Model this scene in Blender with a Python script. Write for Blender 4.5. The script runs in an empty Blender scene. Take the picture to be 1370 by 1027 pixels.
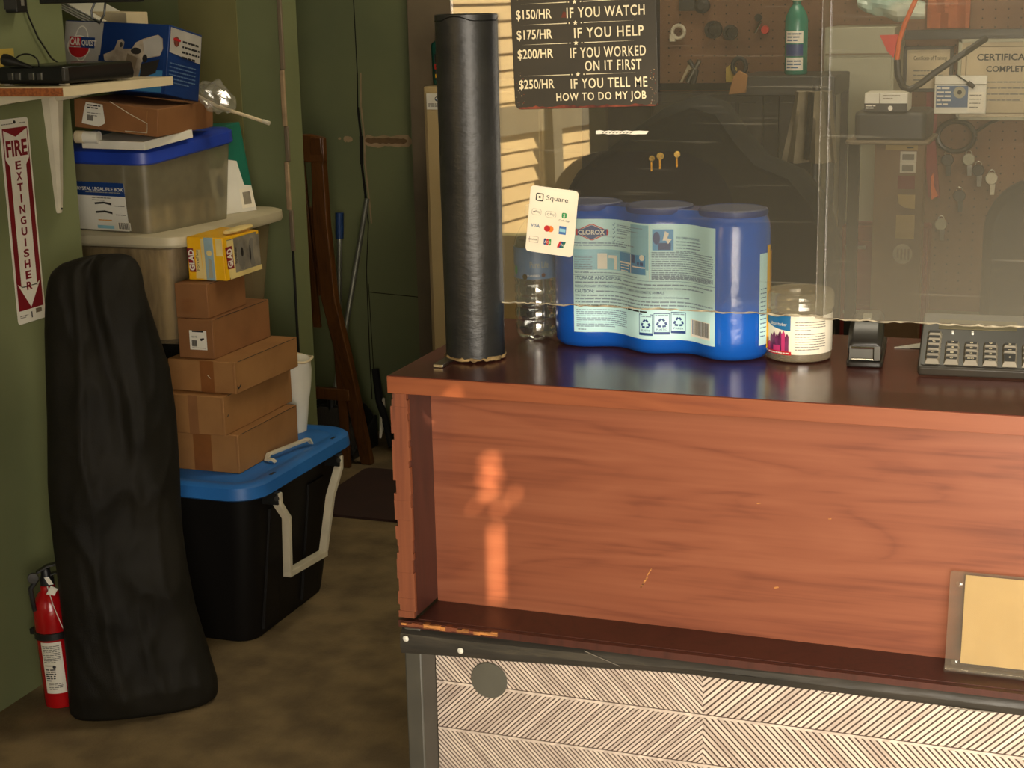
import bpy, bmesh, math, random
from mathutils import Vector, Matrix, noise
random.seed(7)
SC = bpy.context.scene
COL = SC.collection

# ------------------------------------------------------------------ camera, world, sun, daylight, exposure
cam_data = bpy.data.cameras.new('camera')
cam_data.sensor_width = 36.0
cam_data.lens = 36.0 * 2150 / 1370
cam_data.clip_start, cam_data.clip_end = 0.02, 100
cam = bpy.data.objects.new('camera', cam_data)
COL.objects.link(cam)
_r = Vector((0.93974175, 0.34116711, -0.02214584))
_u = Vector((-0.05989653, 0.22806605, 0.97180156))
_f = Vector((-0.33659745, 0.91191605, -0.23475792))
_m = Matrix((_r, _u, -_f)).transposed().to_4x4()
_m.translation = (0, 0, 1.55)
cam.matrix_world = _m
SC.camera = cam

world = bpy.data.worlds.new('sky'); SC.world = world
world.use_nodes = True
_bg = world.node_tree.nodes['Background']
_bg.inputs['Color'].default_value = (0.62, 0.74, 0.95, 1)
_bg.inputs['Strength'].default_value = 1.2

SUN_DIR = Vector((0.604, -0.655, 0.453)).normalized()      # towards the sun
sun_data = bpy.data.lights.new('sun', 'SUN')
sun_data.energy = 38.0
sun_data.angle = math.radians(0.28)
sun_data.color = (1.0, 0.80, 0.50)
sun = bpy.data.objects.new('sun', sun_data); COL.objects.link(sun)
sun.rotation_euler = SUN_DIR.to_track_quat('Z', 'Y').to_euler()


def area(name, loc, target, sx, sy, power, color, spread=180):
    d = bpy.data.lights.new(name, 'AREA'); d.shape = 'RECTANGLE'
    d.size, d.size_y, d.energy, d.color = sx, sy, power, color
    d.spread = math.radians(spread)
    o = bpy.data.objects.new(name, d); COL.objects.link(o)
    o.location = loc
    o.rotation_euler = (Vector(loc) - Vector(target)).to_track_quat('Z', 'Y').to_euler()
    return o


area('daylight_storefront_window', (1.55, -1.15, 1.35), (1.85, 2.0, 1.0), 2.85, 1.85, 182, (1.0, 0.89, 0.73), 112)
area('fill_light_back_room', (-0.6, 3.9, 3.25), (-0.6, 3.9, 0), 1.2, 0.3, 26, (1.0, 0.88, 0.66))  # fill light added to brighten the back room

vs = SC.view_settings
vs.view_transform = 'Standard'; vs.look = 'None'; vs.gamma = 1.0
vs.use_curve_mapping = False
vs.exposure = 0.0
SC.cycles.use_denoising = True
SC.cycles.max_bounces = 10
SC.cycles.transparent_max_bounces = 16
SC.cycles.caustics_reflective = False
SC.cycles.caustics_refractive = False
SC.cycles.sample_clamp_indirect = 6.0


# ------------------------------------------------------------------ materials
def lin(c):
    out = []
    for v in c[:3]:
        v = v / 255.0
        out.append(v / 12.92 if v <= 0.04045 else ((v + 0.055) / 1.055) ** 2.4)
    return (*out, 1.0)


def M(name, c, rough=0.6, metal=0.0, c2=None, scale=8.0, stretch=(1, 1, 1), bump=0.0, bscale=60.0, detail=4.0,
      lo=0.35, hi=0.65, coat=0.0, spec=0.5, trans=0.0, ior=1.45):
    m = bpy.data.materials.new(name); m.use_nodes = True
    nt = m.node_tree; N, L = nt.nodes, nt.links
    b = N['Principled BSDF']
    b.inputs['Roughness'].default_value = rough
    b.inputs['Metallic'].default_value = metal
    b.inputs['Coat Weight'].default_value = coat
    b.inputs['Specular IOR Level'].default_value = spec
    b.inputs['Transmission Weight'].default_value = trans
    b.inputs['IOR'].default_value = ior
    tc = N.new('ShaderNodeTexCoord')
    mp = N.new('ShaderNodeMapping'); mp.inputs['Scale'].default_value = stretch
    L.new(tc.outputs['Object'], mp.inputs['Vector'])
    nz = N.new('ShaderNodeTexNoise'); nz.inputs['Scale'].default_value = scale; nz.inputs['Detail'].default_value = detail
    L.new(mp.outputs['Vector'], nz.inputs['Vector'])
    rp = N.new('ShaderNodeValToRGB')
    if c2 is None:
        c2 = tuple(min(255, v * 0.88) for v in c)
    rp.color_ramp.elements[0].position, rp.color_ramp.elements[1].position = lo, hi
    rp.color_ramp.elements[0].color, rp.color_ramp.elements[1].color = lin(c2), lin(c)
    L.new(nz.outputs['Fac'], rp.inputs['Fac'])
    L.new(rp.outputs['Color'], b.inputs['Base Color'])
    if bump:
        n2 = N.new('ShaderNodeTexNoise'); n2.inputs['Scale'].default_value = bscale; n2.inputs['Detail'].default_value = 5
        L.new(mp.outputs['Vector'], n2.inputs['Vector'])
        bp = N.new('ShaderNodeBump'); bp.inputs['Strength'].default_value = bump; bp.inputs['Distance'].default_value = 0.01
        L.new(n2.outputs['Fac'], bp.inputs['Height']); L.new(bp.outputs['Normal'], b.inputs['Normal'])
    return m


def wood(name, c, c2, c3, rough=0.35, axis=0, coat=0.0, fine=1.0):
    """Veneer with the grain running along the given axis and cathedral figure."""
    m = bpy.data.materials.new(name); m.use_nodes = True
    nt = m.node_tree; N, L = nt.nodes, nt.links
    b = N['Principled BSDF']; b.inputs['Roughness'].default_value = rough; b.inputs['Coat Weight'].default_value = coat
    tc = N.new('ShaderNodeTexCoord'); mp = N.new('ShaderNodeMapping')
    s = [9.0 * fine] * 3; s[axis] = 1.1 * fine
    mp.inputs['Scale'].default_value = s
    L.new(tc.outputs['Object'], mp.inputs['Vector'])
    n1 = N.new('ShaderNodeTexNoise'); n1.inputs['Scale'].default_value = 1.3; n1.inputs['Detail'].default_value = 3; n1.inputs['Distortion'].default_value = 1.2
    L.new(mp.outputs['Vector'], n1.inputs['Vector'])
    mul = N.new('ShaderNodeMath'); mul.operation = 'MULTIPLY'; mul.inputs[1].default_value = 9
    L.new(n1.outputs['Fac'], mul.inputs[0])
    fr = N.new('ShaderNodeMath'); fr.operation = 'PINGPONG'; fr.inputs[1].default_value = 1.0
    L.new(mul.outputs[0], fr.inputs[0])
    s2 = [170.0] * 3; s2[axis] = 4.0
    mp2 = N.new('ShaderNodeMapping'); mp2.inputs['Scale'].default_value = s2
    L.new(tc.outputs['Object'], mp2.inputs['Vector'])
    n2 = N.new('ShaderNodeTexNoise'); n2.inputs['Scale'].default_value = 1.0; n2.inputs['Detail'].default_value = 2
    L.new(mp2.outputs['Vector'], n2.inputs['Vector'])
    mx = N.new('ShaderNodeMix'); mx.data_type = 'FLOAT'; mx.inputs['Factor'].default_value = 0.62
    L.new(fr.outputs[0], mx.inputs['A']); L.new(n2.outputs['Fac'], mx.inputs['B'])
    rp = N.new('ShaderNodeValToRGB'); e = rp.color_ramp.elements
    e[0].position, e[0].color = 0.12, lin(c3)
    e[1].position, e[1].color = 0.8, lin(c)
    k = e.new(0.4); k.color = lin(c2)
    L.new(mx.outputs['Result'], rp.inputs['Fac']); L.new(rp.outputs['Color'], b.inputs['Base Color'])
    return m


def chevron(name, u0=-0.47, v0=0.58, pitch_v=0.0735, pitch_s=(0.0072, 0.0093)):
    """Herringbone of thin pale slats: direction flips with each row and about the centre seam."""
    m = bpy.data.materials.new(name); m.use_nodes = True
    nt = m.node_tree; N, L = nt.nodes, nt.links
    b = N['Principled BSDF']; b.inputs['Roughness'].default_value = 0.55
    g = N.new('ShaderNodeNewGeometry'); sp = N.new('ShaderNodeSeparateXYZ'); L.new(g.outputs['Position'], sp.inputs[0])

    def mth(op, a, bb=None, c=None):
        n = N.new('ShaderNodeMath'); n.operation = op
        for i, v in enumerate((a, bb, c)):
            if v is None: continue
            if isinstance(v, (int, float)): n.inputs[i].default_value = v
            else: L.new(v, n.inputs[i])
        return n.outputs[0]
    u = mth('SUBTRACT', sp.outputs['X'], u0); v = mth('SUBTRACT', sp.outputs['Z'], v0)
    vr = mth('DIVIDE', v, pitch_v); row = mth('FLOOR', vr); fv = mth('SUBTRACT', vr, row)
    par = mth('SUBTRACT', mth('MULTIPLY', mth('FLOORED_MODULO', row, 2.0), 2.0), 1.0)
    sg = mth('MULTIPLY', mth('SIGN', u), par)
    s = mth('ADD', u, mth('MULTIPLY', sg, mth('MULTIPLY', fv, pitch_v)))
    pt = mth('ADD', pitch_s[0], mth('MULTIPLY', mth('GREATER_THAN', u, 0.0), pitch_s[1] - pitch_s[0]))
    q = mth('DIVIDE', s, pt); qi = mth('FLOOR', q); f = mth('SUBTRACT', q, qi)
    dark = mth('LESS_THAN', f, 0.35)
    line = mth('LESS_THAN', fv, 0.05)
    line2 = mth('MULTIPLY', mth('GREATER_THAN', fv, 0.05), mth('LESS_THAN', fv, 0.07))
    dark = mth('MAXIMUM', mth('MULTIPLY', dark, mth('SUBTRACT', 1.0, line)), line2)
    wn = N.new('ShaderNodeTexWhiteNoise'); wn.noise_dimensions = '2D'
    cb = N.new('ShaderNodeCombineXYZ'); L.new(qi, cb.inputs[0]); L.new(row, cb.inputs[1]); L.new(cb.outputs[0], wn.inputs['Vector'])
    rp = N.new('ShaderNodeValToRGB'); e = rp.color_ramp.elements
    e[0].color, e[1].color = lin((160, 142, 130)), lin((232, 218, 202))
    nz = N.new('ShaderNodeTexNoise'); nz.inputs['Scale'].default_value = 28; L.new(g.outputs['Position'], nz.inputs['Vector'])
    av = mth('ADD', mth('MULTIPLY', wn.outputs['Value'], 0.45), mth('MULTIPLY', nz.outputs['Fac'], 0.65))
    L.new(av, rp.inputs['Fac'])
    mx = N.new('ShaderNodeMix'); mx.data_type = 'RGBA'
    L.new(dark, mx.inputs['Factor']); L.new(rp.outputs['Color'], mx.inputs['A']); mx.inputs['B'].default_value = lin((72, 53, 42))
    L.new(mx.outputs['Result'], b.inputs['Base Color'])
    return m


def acrylic(name, haze=0.05, low=0.02, tint=(0.955, 0.955, 0.945), ior=1.75):
    m = bpy.data.materials.new(name); m.use_nodes = True
    nt = m.node_tree; N, L = nt.nodes, nt.links
    N.remove(N['Principled BSDF']); out = N['Material Output']
    tr = N.new('ShaderNodeBsdfTransparent'); tr.inputs['Color'].default_value = (*tint, 1)
    gl = N.new('ShaderNodeBsdfGlossy'); gl.inputs['Roughness'].default_value = 0.012
    df = N.new('ShaderNodeBsdfDiffuse'); df.inputs['Color'].default_value = lin((196, 188, 168))
    fr = N.new('ShaderNodeFresnel'); fr.inputs['IOR'].default_value = ior
    tc = N.new('ShaderNodeTexCoord')
    # long slanting scuffs: stretched noise, thresholded
    mp = N.new('ShaderNodeMapping'); mp.inputs['Rotation'].default_value = (0, math.radians(28), 0); mp.inputs['Scale'].default_value = (3.0, 1.0, 150.0)
    L.new(tc.outputs['Object'], mp.inputs['Vector'])
    nz = N.new('ShaderNodeTexNoise'); nz.inputs['Scale'].default_value = 1.6; nz.inputs['Detail'].default_value = 2
    L.new(mp.outputs['Vector'], nz.inputs['Vector'])
    rp = N.new('ShaderNodeMapRange'); rp.inputs['From Min'].default_value = 0.62; rp.inputs['From Max'].default_value = 0.80
    rp.inputs['To Min'].default_value = haze; rp.inputs['To Max'].default_value = haze + 0.10
    L.new(nz.outputs['Fac'], rp.inputs['Value'])
    # painted haze for flare and scattered light, thicker towards the lower edge (z = 0 of the object)
    sz = N.new('ShaderNodeSeparateXYZ'); L.new(tc.outputs['Object'], sz.inputs[0])
    wz = N.new('ShaderNodeMapRange'); wz.inputs['From Min'].default_value = 0.0; wz.inputs['From Max'].default_value = 0.22
    wz.inputs['To Min'].default_value = low; wz.inputs['To Max'].default_value = 0.0; L.new(sz.outputs['Z'], wz.inputs['Value'])
    ad = N.new('ShaderNodeMath'); ad.operation = 'ADD'; L.new(rp.outputs['Result'], ad.inputs[0]); L.new(wz.outputs['Result'], ad.inputs[1])
    m1 = N.new('ShaderNodeMixShader'); L.new(ad.outputs[0], m1.inputs['Fac']); L.new(tr.outputs[0], m1.inputs[1]); L.new(df.outputs[0], m1.inputs[2])
    # gentle waviness of the bent sheet
    n3 = N.new('ShaderNodeTexNoise'); n3.inputs['Scale'].default_value = 2.2; n3.inputs['Detail'].default_value = 1
    L.new(tc.outputs['Object'], n3.inputs['Vector'])
    bp = N.new('ShaderNodeBump'); bp.inputs['Strength'].default_value = 0.2; bp.inputs['Distance'].default_value = 0.004
    L.new(n3.outputs['Fac'], bp.inputs['Height']); L.new(bp.outputs['Normal'], gl.inputs['Normal'])
    m2 = N.new('ShaderNodeMixShader'); L.new(fr.outputs[0], m2.inputs['Fac']); L.new(m1.outputs[0], m2.inputs[1]); L.new(gl.outputs[0], m2.inputs[2])
    L.new(m2.outputs[0], out.inputs['Surface'])
    return m


def clear(name, tint=(0.97, 0.97, 0.95), fac=0.12, rough=0.08, milk=0.0, milkc=(220, 215, 200)):
    """Thin clear plastic: mostly transparent with a glossy sheen and an optional milky share."""
    m = bpy.data.materials.new(name); m.use_nodes = True
    nt = m.node_tree; N, L = nt.nodes, nt.links
    N.remove(N['Principled BSDF']); out = N['Material Output']
    tr = N.new('ShaderNodeBsdfTransparent'); tr.inputs['Color'].default_value = (*tint, 1)
    gl = N.new('ShaderNodeBsdfGlossy'); gl.inputs['Roughness'].default_value = rough
    df = N.new('ShaderNodeBsdfDiffuse'); df.inputs['Color'].default_value = lin(milkc)
    nz = N.new('ShaderNodeTexNoise'); nz.inputs['Scale'].default_value = 30
    tc = N.new('ShaderNodeTexCoord'); L.new(tc.outputs['Object'], nz.inputs['Vector'])
    mr = N.new('ShaderNodeMapRange'); mr.inputs['To Min'].default_value = milk * 0.8; mr.inputs['To Max'].default_value = milk * 1.2
    L.new(nz.outputs['Fac'], mr.inputs['Value'])
    m1 = N.new('ShaderNodeMixShader'); L.new(mr.outputs['Result'], m1.inputs['Fac']); L.new(tr.outputs[0], m1.inputs[1]); L.new(df.outputs[0], m1.inputs[2])
    m2 = N.new('ShaderNodeMixShader'); m2.inputs['Fac'].default_value = fac
    L.new(m1.outputs[0], m2.inputs[1]); L.new(gl.outputs[0], m2.inputs[2]); L.new(m2.outputs[0], out.inputs['Surface'])
    return m


K = {}
K['wall'] = M('green_wall_paint', (123, 128, 89), 0.55, c2=(111, 117, 80), scale=2.5, bump=0.12, bscale=9)
K['wall_back'] = M('dull_green_wall_paint', (118, 122, 84), 0.6, c2=(104, 110, 78), scale=2.2, bump=0.15, bscale=7)
K['plaster'] = M('bare_plaster', (176, 148, 112), 0.8, scale=25)
K['paperbrown'] = M('torn_paper_brown', (118, 92, 60), 0.85, scale=25)
K['crack'] = M('dark_crack', (22, 20, 14), 0.9)
K['floor'] = M('worn_brown_floor', (128, 108, 74), 0.75, c2=(96, 80, 54), scale=9, bump=0.25, bscale=120, detail=8)
K['ceiling'] = M('ceiling_white', (190, 186, 170), 0.8)
K['taupe'] = M('taupe_paint', (128, 112, 88), 0.65, c2=(112, 98, 78), scale=6)
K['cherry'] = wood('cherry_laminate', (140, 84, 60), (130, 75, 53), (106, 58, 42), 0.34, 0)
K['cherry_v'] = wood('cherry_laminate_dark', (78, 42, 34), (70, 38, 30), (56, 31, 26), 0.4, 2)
K['cherry_top'] = wood('cherry_laminate_top', (108, 60, 52), (98, 54, 46), (78, 44, 38), 0.21, 0)
K['cherry_edge'] = wood('cherry_edge_band', (142, 80, 50), (132, 72, 44), (114, 58, 38), 0.4, 0)
K['rawedge'] = wood('worn_raw_edge', (134, 76, 46), (116, 62, 38), (66, 38, 26), 0.7, 2)
K['splinter'] = M('splintered_wood', (206, 140, 76), 0.7, c2=(96, 56, 30), scale=40, stretch=(1, 1, 8))
K['greymetal'] = M('dark_grey_frame', (82, 79, 70), 0.45, c2=(72, 70, 63), scale=12)
K['vinyl'] = M('black_vinyl_edge', (64, 60, 54), 0.34, c2=(52, 50, 46), scale=10, bump=0.15, bscale=22, stretch=(1, 4, 4))
K['chevron'] = chevron('herringbone_slats')
K['disc'] = M('grey_plastic', (92, 90, 80), 0.5)
K['pin'] = M('white_pin', (240, 238, 226), 0.4)
K['black'] = M('black_plastic', (28, 28, 27), 0.4)
K['blackgloss'] = M('black_gloss_plastic', (20, 20, 20), 0.22)
K['rubber'] = M('black_wrap', (38, 37, 35), 0.42, c2=(28, 28, 27), scale=14, bump=0.10, bscale=70, stretch=(1, 1, 2.2))
K['foamedge'] = M('torn_wrap_edge', (176, 146, 96), 0.8, c2=(90, 72, 46), scale=80)
K['metal'] = M('brushed_steel', (176, 172, 160), 0.32, metal=1.0)
K['chrome'] = M('bright_metal', (214, 206, 184), 0.18, metal=1.0)
K['brass'] = M('brass', (188, 150, 70), 0.2, metal=1.0)
K['acrylic'] = acrylic('scuffed_acrylic', 0.035)
K['acrylic_hazy'] = acrylic('scuffed_acrylic_flare_haze', 0.055, low=0.07)  # extra haze on top of the scuffs imitates flare and scattered light
K['acredge'] = M('chipped_acrylic_edge', (196, 184, 156), 0.5, c2=(120, 112, 94), scale=60)
K['white'] = M('white_paper', (232, 226, 210), 0.6, c2=(222, 216, 198), scale=10)
K['cream'] = M('cream_board', (226, 208, 170), 0.5, c2=(214, 196, 158), scale=8)
K['ivory'] = M('ivory_metal', (214, 204, 178), 0.4)
K['card'] = M('cardboard', (158, 112, 64), 0.75, c2=(146, 102, 57), scale=12, bump=0.05, bscale=50)
K['card2'] = M('cardboard_dark', (138, 92, 52), 0.75, c2=(126, 83, 46), scale=12)
K['tape'] = M('packing_tape', (136, 84, 44), 0.3, c2=(120, 74, 38), scale=16)
K['particle'] = M('particle_board', (170, 98, 50), 0.85, c2=(128, 70, 36), scale=160)
K['sign_red'] = M('sign_dark_red', (132, 22, 34), 0.4)
K['extred'] = M('gloss_red_paint', (176, 14, 18), 0.22, coat=0.3)
K['bag'] = M('black_nylon', (32, 29, 22), 0.66, spec=0.2, c2=(21, 19, 14), scale=6, bump=0.12, bscale=300)
K['toteblack'] = M('black_tote_plastic', (16, 14, 13), 0.5, spec=0.25)
K['toteblue'] = M('blue_lid_plastic', (44, 112, 186), 0.42, c2=(38, 100, 170), scale=6)
K['lidblue'] = M('royal_blue_lid', (36, 66, 170), 0.38)
K['frost'] = clear('frosted_plastic', (0.86, 0.86, 0.80), 0.06, 0.35, milk=0.50, milkc=(150, 140, 112))
K['frost2'] = clear('frosted_tote', (0.85, 0.82, 0.74), 0.05, 0.35, milk=0.28, milkc=(184, 162, 124))
K['bagclear'] = clear('clear_bag', (0.96, 0.96, 0.93), 0.14, 0.15, milk=0.14)
K['glassclear'] = clear('clear_acrylic', (0.97, 0.96, 0.94), 0.05, 0.05, milk=0.035, milkc=(230, 220, 200))
K['cwhite'] = M('offwhite_lid', (206, 194, 162), 0.5, c2=(192, 180, 148), scale=6)
K['content'] = M('tan_contents', (216, 188, 140), 0.8, c2=(84, 66, 44), scale=3, stretch=(7, 7, 0.6))
K['boxblue'] = M('printed_blue_box', (22, 58, 116), 0.4, c2=(16, 40, 88), scale=3)
K['boxsky'] = M('printed_sky_blue', (66, 130, 178), 0.4)
K['boxgrey'] = M('printed_grey', (190, 184, 172), 0.45)
K['printgrey'] = M('printed_silver', (196, 182, 158), 0.5, c2=(136, 122, 104), scale=22)
K['printdark'] = M('printed_dark', (50, 46, 42), 0.5)
K['ink'] = M('black_ink', (34, 33, 32), 0.6)
K['inkgrey'] = M('grey_ink', (128, 122, 110), 0.6)
K['logored'] = M('logo_red', (196, 36, 42), 0.45)
K['green'] = M('printed_green', (18, 104, 82), 0.45)
K['yellow'] = M('printed_yellow', (244, 188, 26), 0.42, c2=(236, 176, 20), scale=10)
K['paleyellow'] = M('printed_pale_yellow', (240, 214, 140), 0.45)
K['greyblue'] = M('printed_grey_blue', (152, 176, 182), 0.45, c2=(140, 164, 170), scale=30)
K['gladgrey'] = M('printed_grey_photo', (150, 140, 120), 0.5, c2=(104, 98, 88), scale=20)
K['filmblue'] = M('blue_shrink_film', (22, 90, 184), 0.22, c2=(18, 78, 168), scale=6, coat=0.35, bump=0.16, bscale=30)
K['lidcap'] = M('blue_canister_lid', (34, 58, 124), 0.5)
K['mint'] = M('pale_aqua_label', (196, 232, 230), 0.4, c2=(186, 224, 224), scale=9)
K['aqua'] = M('aqua_print', (150, 206, 222), 0.4)
K['midblue'] = M('mid_blue_print', (62, 142, 190), 0.4, c2=(50, 124, 176), scale=24)
K['navy'] = M('navy_print', (30, 62, 120), 0.45)
K['slate'] = M('slate_text', (86, 112, 146), 0.5)
K['orange'] = M('printed_orange', (236, 160, 44), 0.4)
K['jarclear'] = clear('jar_plastic', (0.95, 0.93, 0.88), 0.12, 0.1, milk=0.25, milkc=(226, 208, 170))
K['lidclear'] = clear('jar_lid_plastic', (0.93, 0.91, 0.85), 0.12, 0.12, milk=0.30, milkc=(216, 202, 168))
K['beads'] = M('dark_purple_beads', (52, 34, 50), 0.4, c2=(18, 14, 20), scale=150)
K['purple'] = M('purple_crystal_print', (128, 50, 96), 0.45, c2=(66, 26, 52), scale=60, stretch=(3, 3, 1))
K['magenta'] = M('magenta_print', (206, 60, 116), 0.45)
K['jarblue'] = M('jar_label_blue', (36, 110, 160), 0.45)
K['keygrey'] = M('grey_keycap', (150, 141, 122), 0.45)
K['calcbody'] = M('calculator_shell', (62, 57, 48), 0.45, c2=(55, 50, 43), scale=30)
K['calcface'] = M('calculator_face', (38, 35, 30), 0.35)
K['lcd'] = M('lcd_glass', (118, 110, 82), 0.2)
K['staple'] = M('stapler_shell', (40, 37, 32), 0.35)
K['chalk'] = M('price_sign_black', (56, 52, 44), 0.45, c2=(46, 43, 37), scale=8)
K['letters'] = M('cream_lettering', (240, 226, 188), 0.5)
K['rust'] = M('rusted_edge', (134, 66, 44), 0.75, c2=(70, 34, 26), scale=60)
K['sticker'] = M('ivory_sticker', (248, 238, 214), 0.4)
K['blueprint'] = M('print_blue', (60, 110, 176), 0.45)
K['stkgreen'] = M('print_green', (40, 150, 84), 0.45)
K['stkorange'] = M('print_orange', (240, 130, 50), 0.45)
K['tanpaper'] = M('tan_paper', (198, 168, 110), 0.65, c2=(188, 158, 100), scale=14)
K['sticky'] = M('yellow_sticky_note', (196, 168, 74), 0.7)
K['chairwood'] = wood('brown_chair_wood', (98, 60, 24), (82, 48, 18), (54, 31, 12), 0.4, 2)
K['steelpole'] = M('grey_pole', (150, 150, 136), 0.35, metal=0.6)
K['bluegrip'] = M('blue_grip', (34, 66, 118), 0.5)
K['bristle'] = M('dark_bristles', (52, 46, 38), 0.8, c2=(34, 30, 24), scale=60, stretch=(4, 4, 0.5))
K['beige'] = M('beige_steel', (196, 172, 124), 0.45, c2=(184, 160, 114), scale=3)
K['oil'] = M('dark_green_bottle', (20, 70, 58), 0.3)
K['peg'] = M('brown_pegboard', (116, 82, 56), 0.7, c2=(96, 67, 46), scale=5)
K['darkcloth'] = M('black_upholstery', (30, 30, 29), 0.75, c2=(22, 22, 22), scale=7, bump=0.3, bscale=14, spec=0.25)
K['darkgrey'] = M('charcoal_metal', (58, 56, 52), 0.5)
K['greyfabric'] = M('grey_cloth', (140, 128, 104), 0.85, c2=(112, 102, 84), scale=14)
K['pale'] = M('pale_grey_metal', (164, 160, 136), 0.5, c2=(150, 146, 124), scale=3)
K['bottlegreen'] = M('teal_bottle', (44, 132, 110), 0.25)
K['redplastic'] = M('red_plastic', (206, 52, 40), 0.35)
K['orangecloth'] = M('orange_strap', (226, 104, 44), 0.6)
K['brownpanel'] = M('brown_panel', (136, 106, 76), 0.6)
K['redbrown'] = M('dark_red_steel', (132, 44, 42), 0.45)
K['mat'] = M('dark_floor_shade', (56, 34, 26), 0.9)  # colour of the shaded floor before the cabinet
K['finetext'] = M('fine_label_text', (136, 160, 176), 0.5)
K['wall_light'] = M('yellowed_wall_panel', (132, 126, 78), 0.6, scale=3)
K['glint'] = clear('rippled_bottle', (0.97, 0.97, 0.95), 0.22, 0.06, milk=0.06)
K['dullorange'] = M('dull_orange_glow', (170, 92, 54), 0.8, scale=6)
K['frame'] = M('dark_picture_frame', (44, 42, 36), 0.4)
K['certpaper'] = M('certificate_paper', (190, 172, 138), 0.5)
K['siding'] = M('cream_siding', (236, 210, 156), 0.65, c2=(226, 198, 146), scale=4)
K['houseshade'] = M('grey_shadow', (132, 126, 108), 0.6)
K['housewin'] = M('window_dark', (60, 64, 64), 0.15)
K['asphalt'] = M('outside_paving', (92, 90, 84), 0.85, c2=(78, 76, 72), scale=14)
K['trimwhite'] = M('door_trim_white', (226, 214, 180), 0.5)


# ------------------------------------------------------------------ mesh builder
_glyph_cache = {}


def glyphs(s, bold=0.0, spacing=1.0):
    """Vertices (scaled to a unit box) and faces of a line of text."""
    key = (s, bold, spacing)
    if key not in _glyph_cache:
        cu = bpy.data.curves.new('txt', 'FONT'); cu.body = s; cu.offset = bold; cu.space_character = spacing
        cu.resolution_u = 3; cu.fill_mode = 'FRONT'
        ob = bpy.data.objects.new('txt', cu); COL.objects.link(ob)
        me = ob.to_mesh()
        vv = [(v.co.x, v.co.y) for v in me.vertices]; ff = [tuple(p.vertices) for p in me.polygons]
        ob.to_mesh_clear(); bpy.data.objects.remove(ob); bpy.data.curves.remove(cu)
        x0, x1 = min(v[0] for v in vv), max(v[0] for v in vv); y0, y1 = min(v[1] for v in vv), max(v[1] for v in vv)
        _glyph_cache[key] = ([((x - x0) / (x1 - x0), (y - y0) / max(1e-6, y1 - y0)) for x, y in vv], ff)
    return _glyph_cache[key]


def rounded(x0, y0, x1, y1, r, n=5):
    pts = []
    for cx, cy, a in ((x1 - r, y0 + r, -90), (x1 - r, y1 - r, 0), (x0 + r, y1 - r, 90), (x0 + r, y0 + r, 180)):
        for i in range(n + 1):
            t = math.radians(a + 90 * i / n); pts.append((cx + r * math.cos(t), cy + r * math.sin(t)))
    return pts


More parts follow.
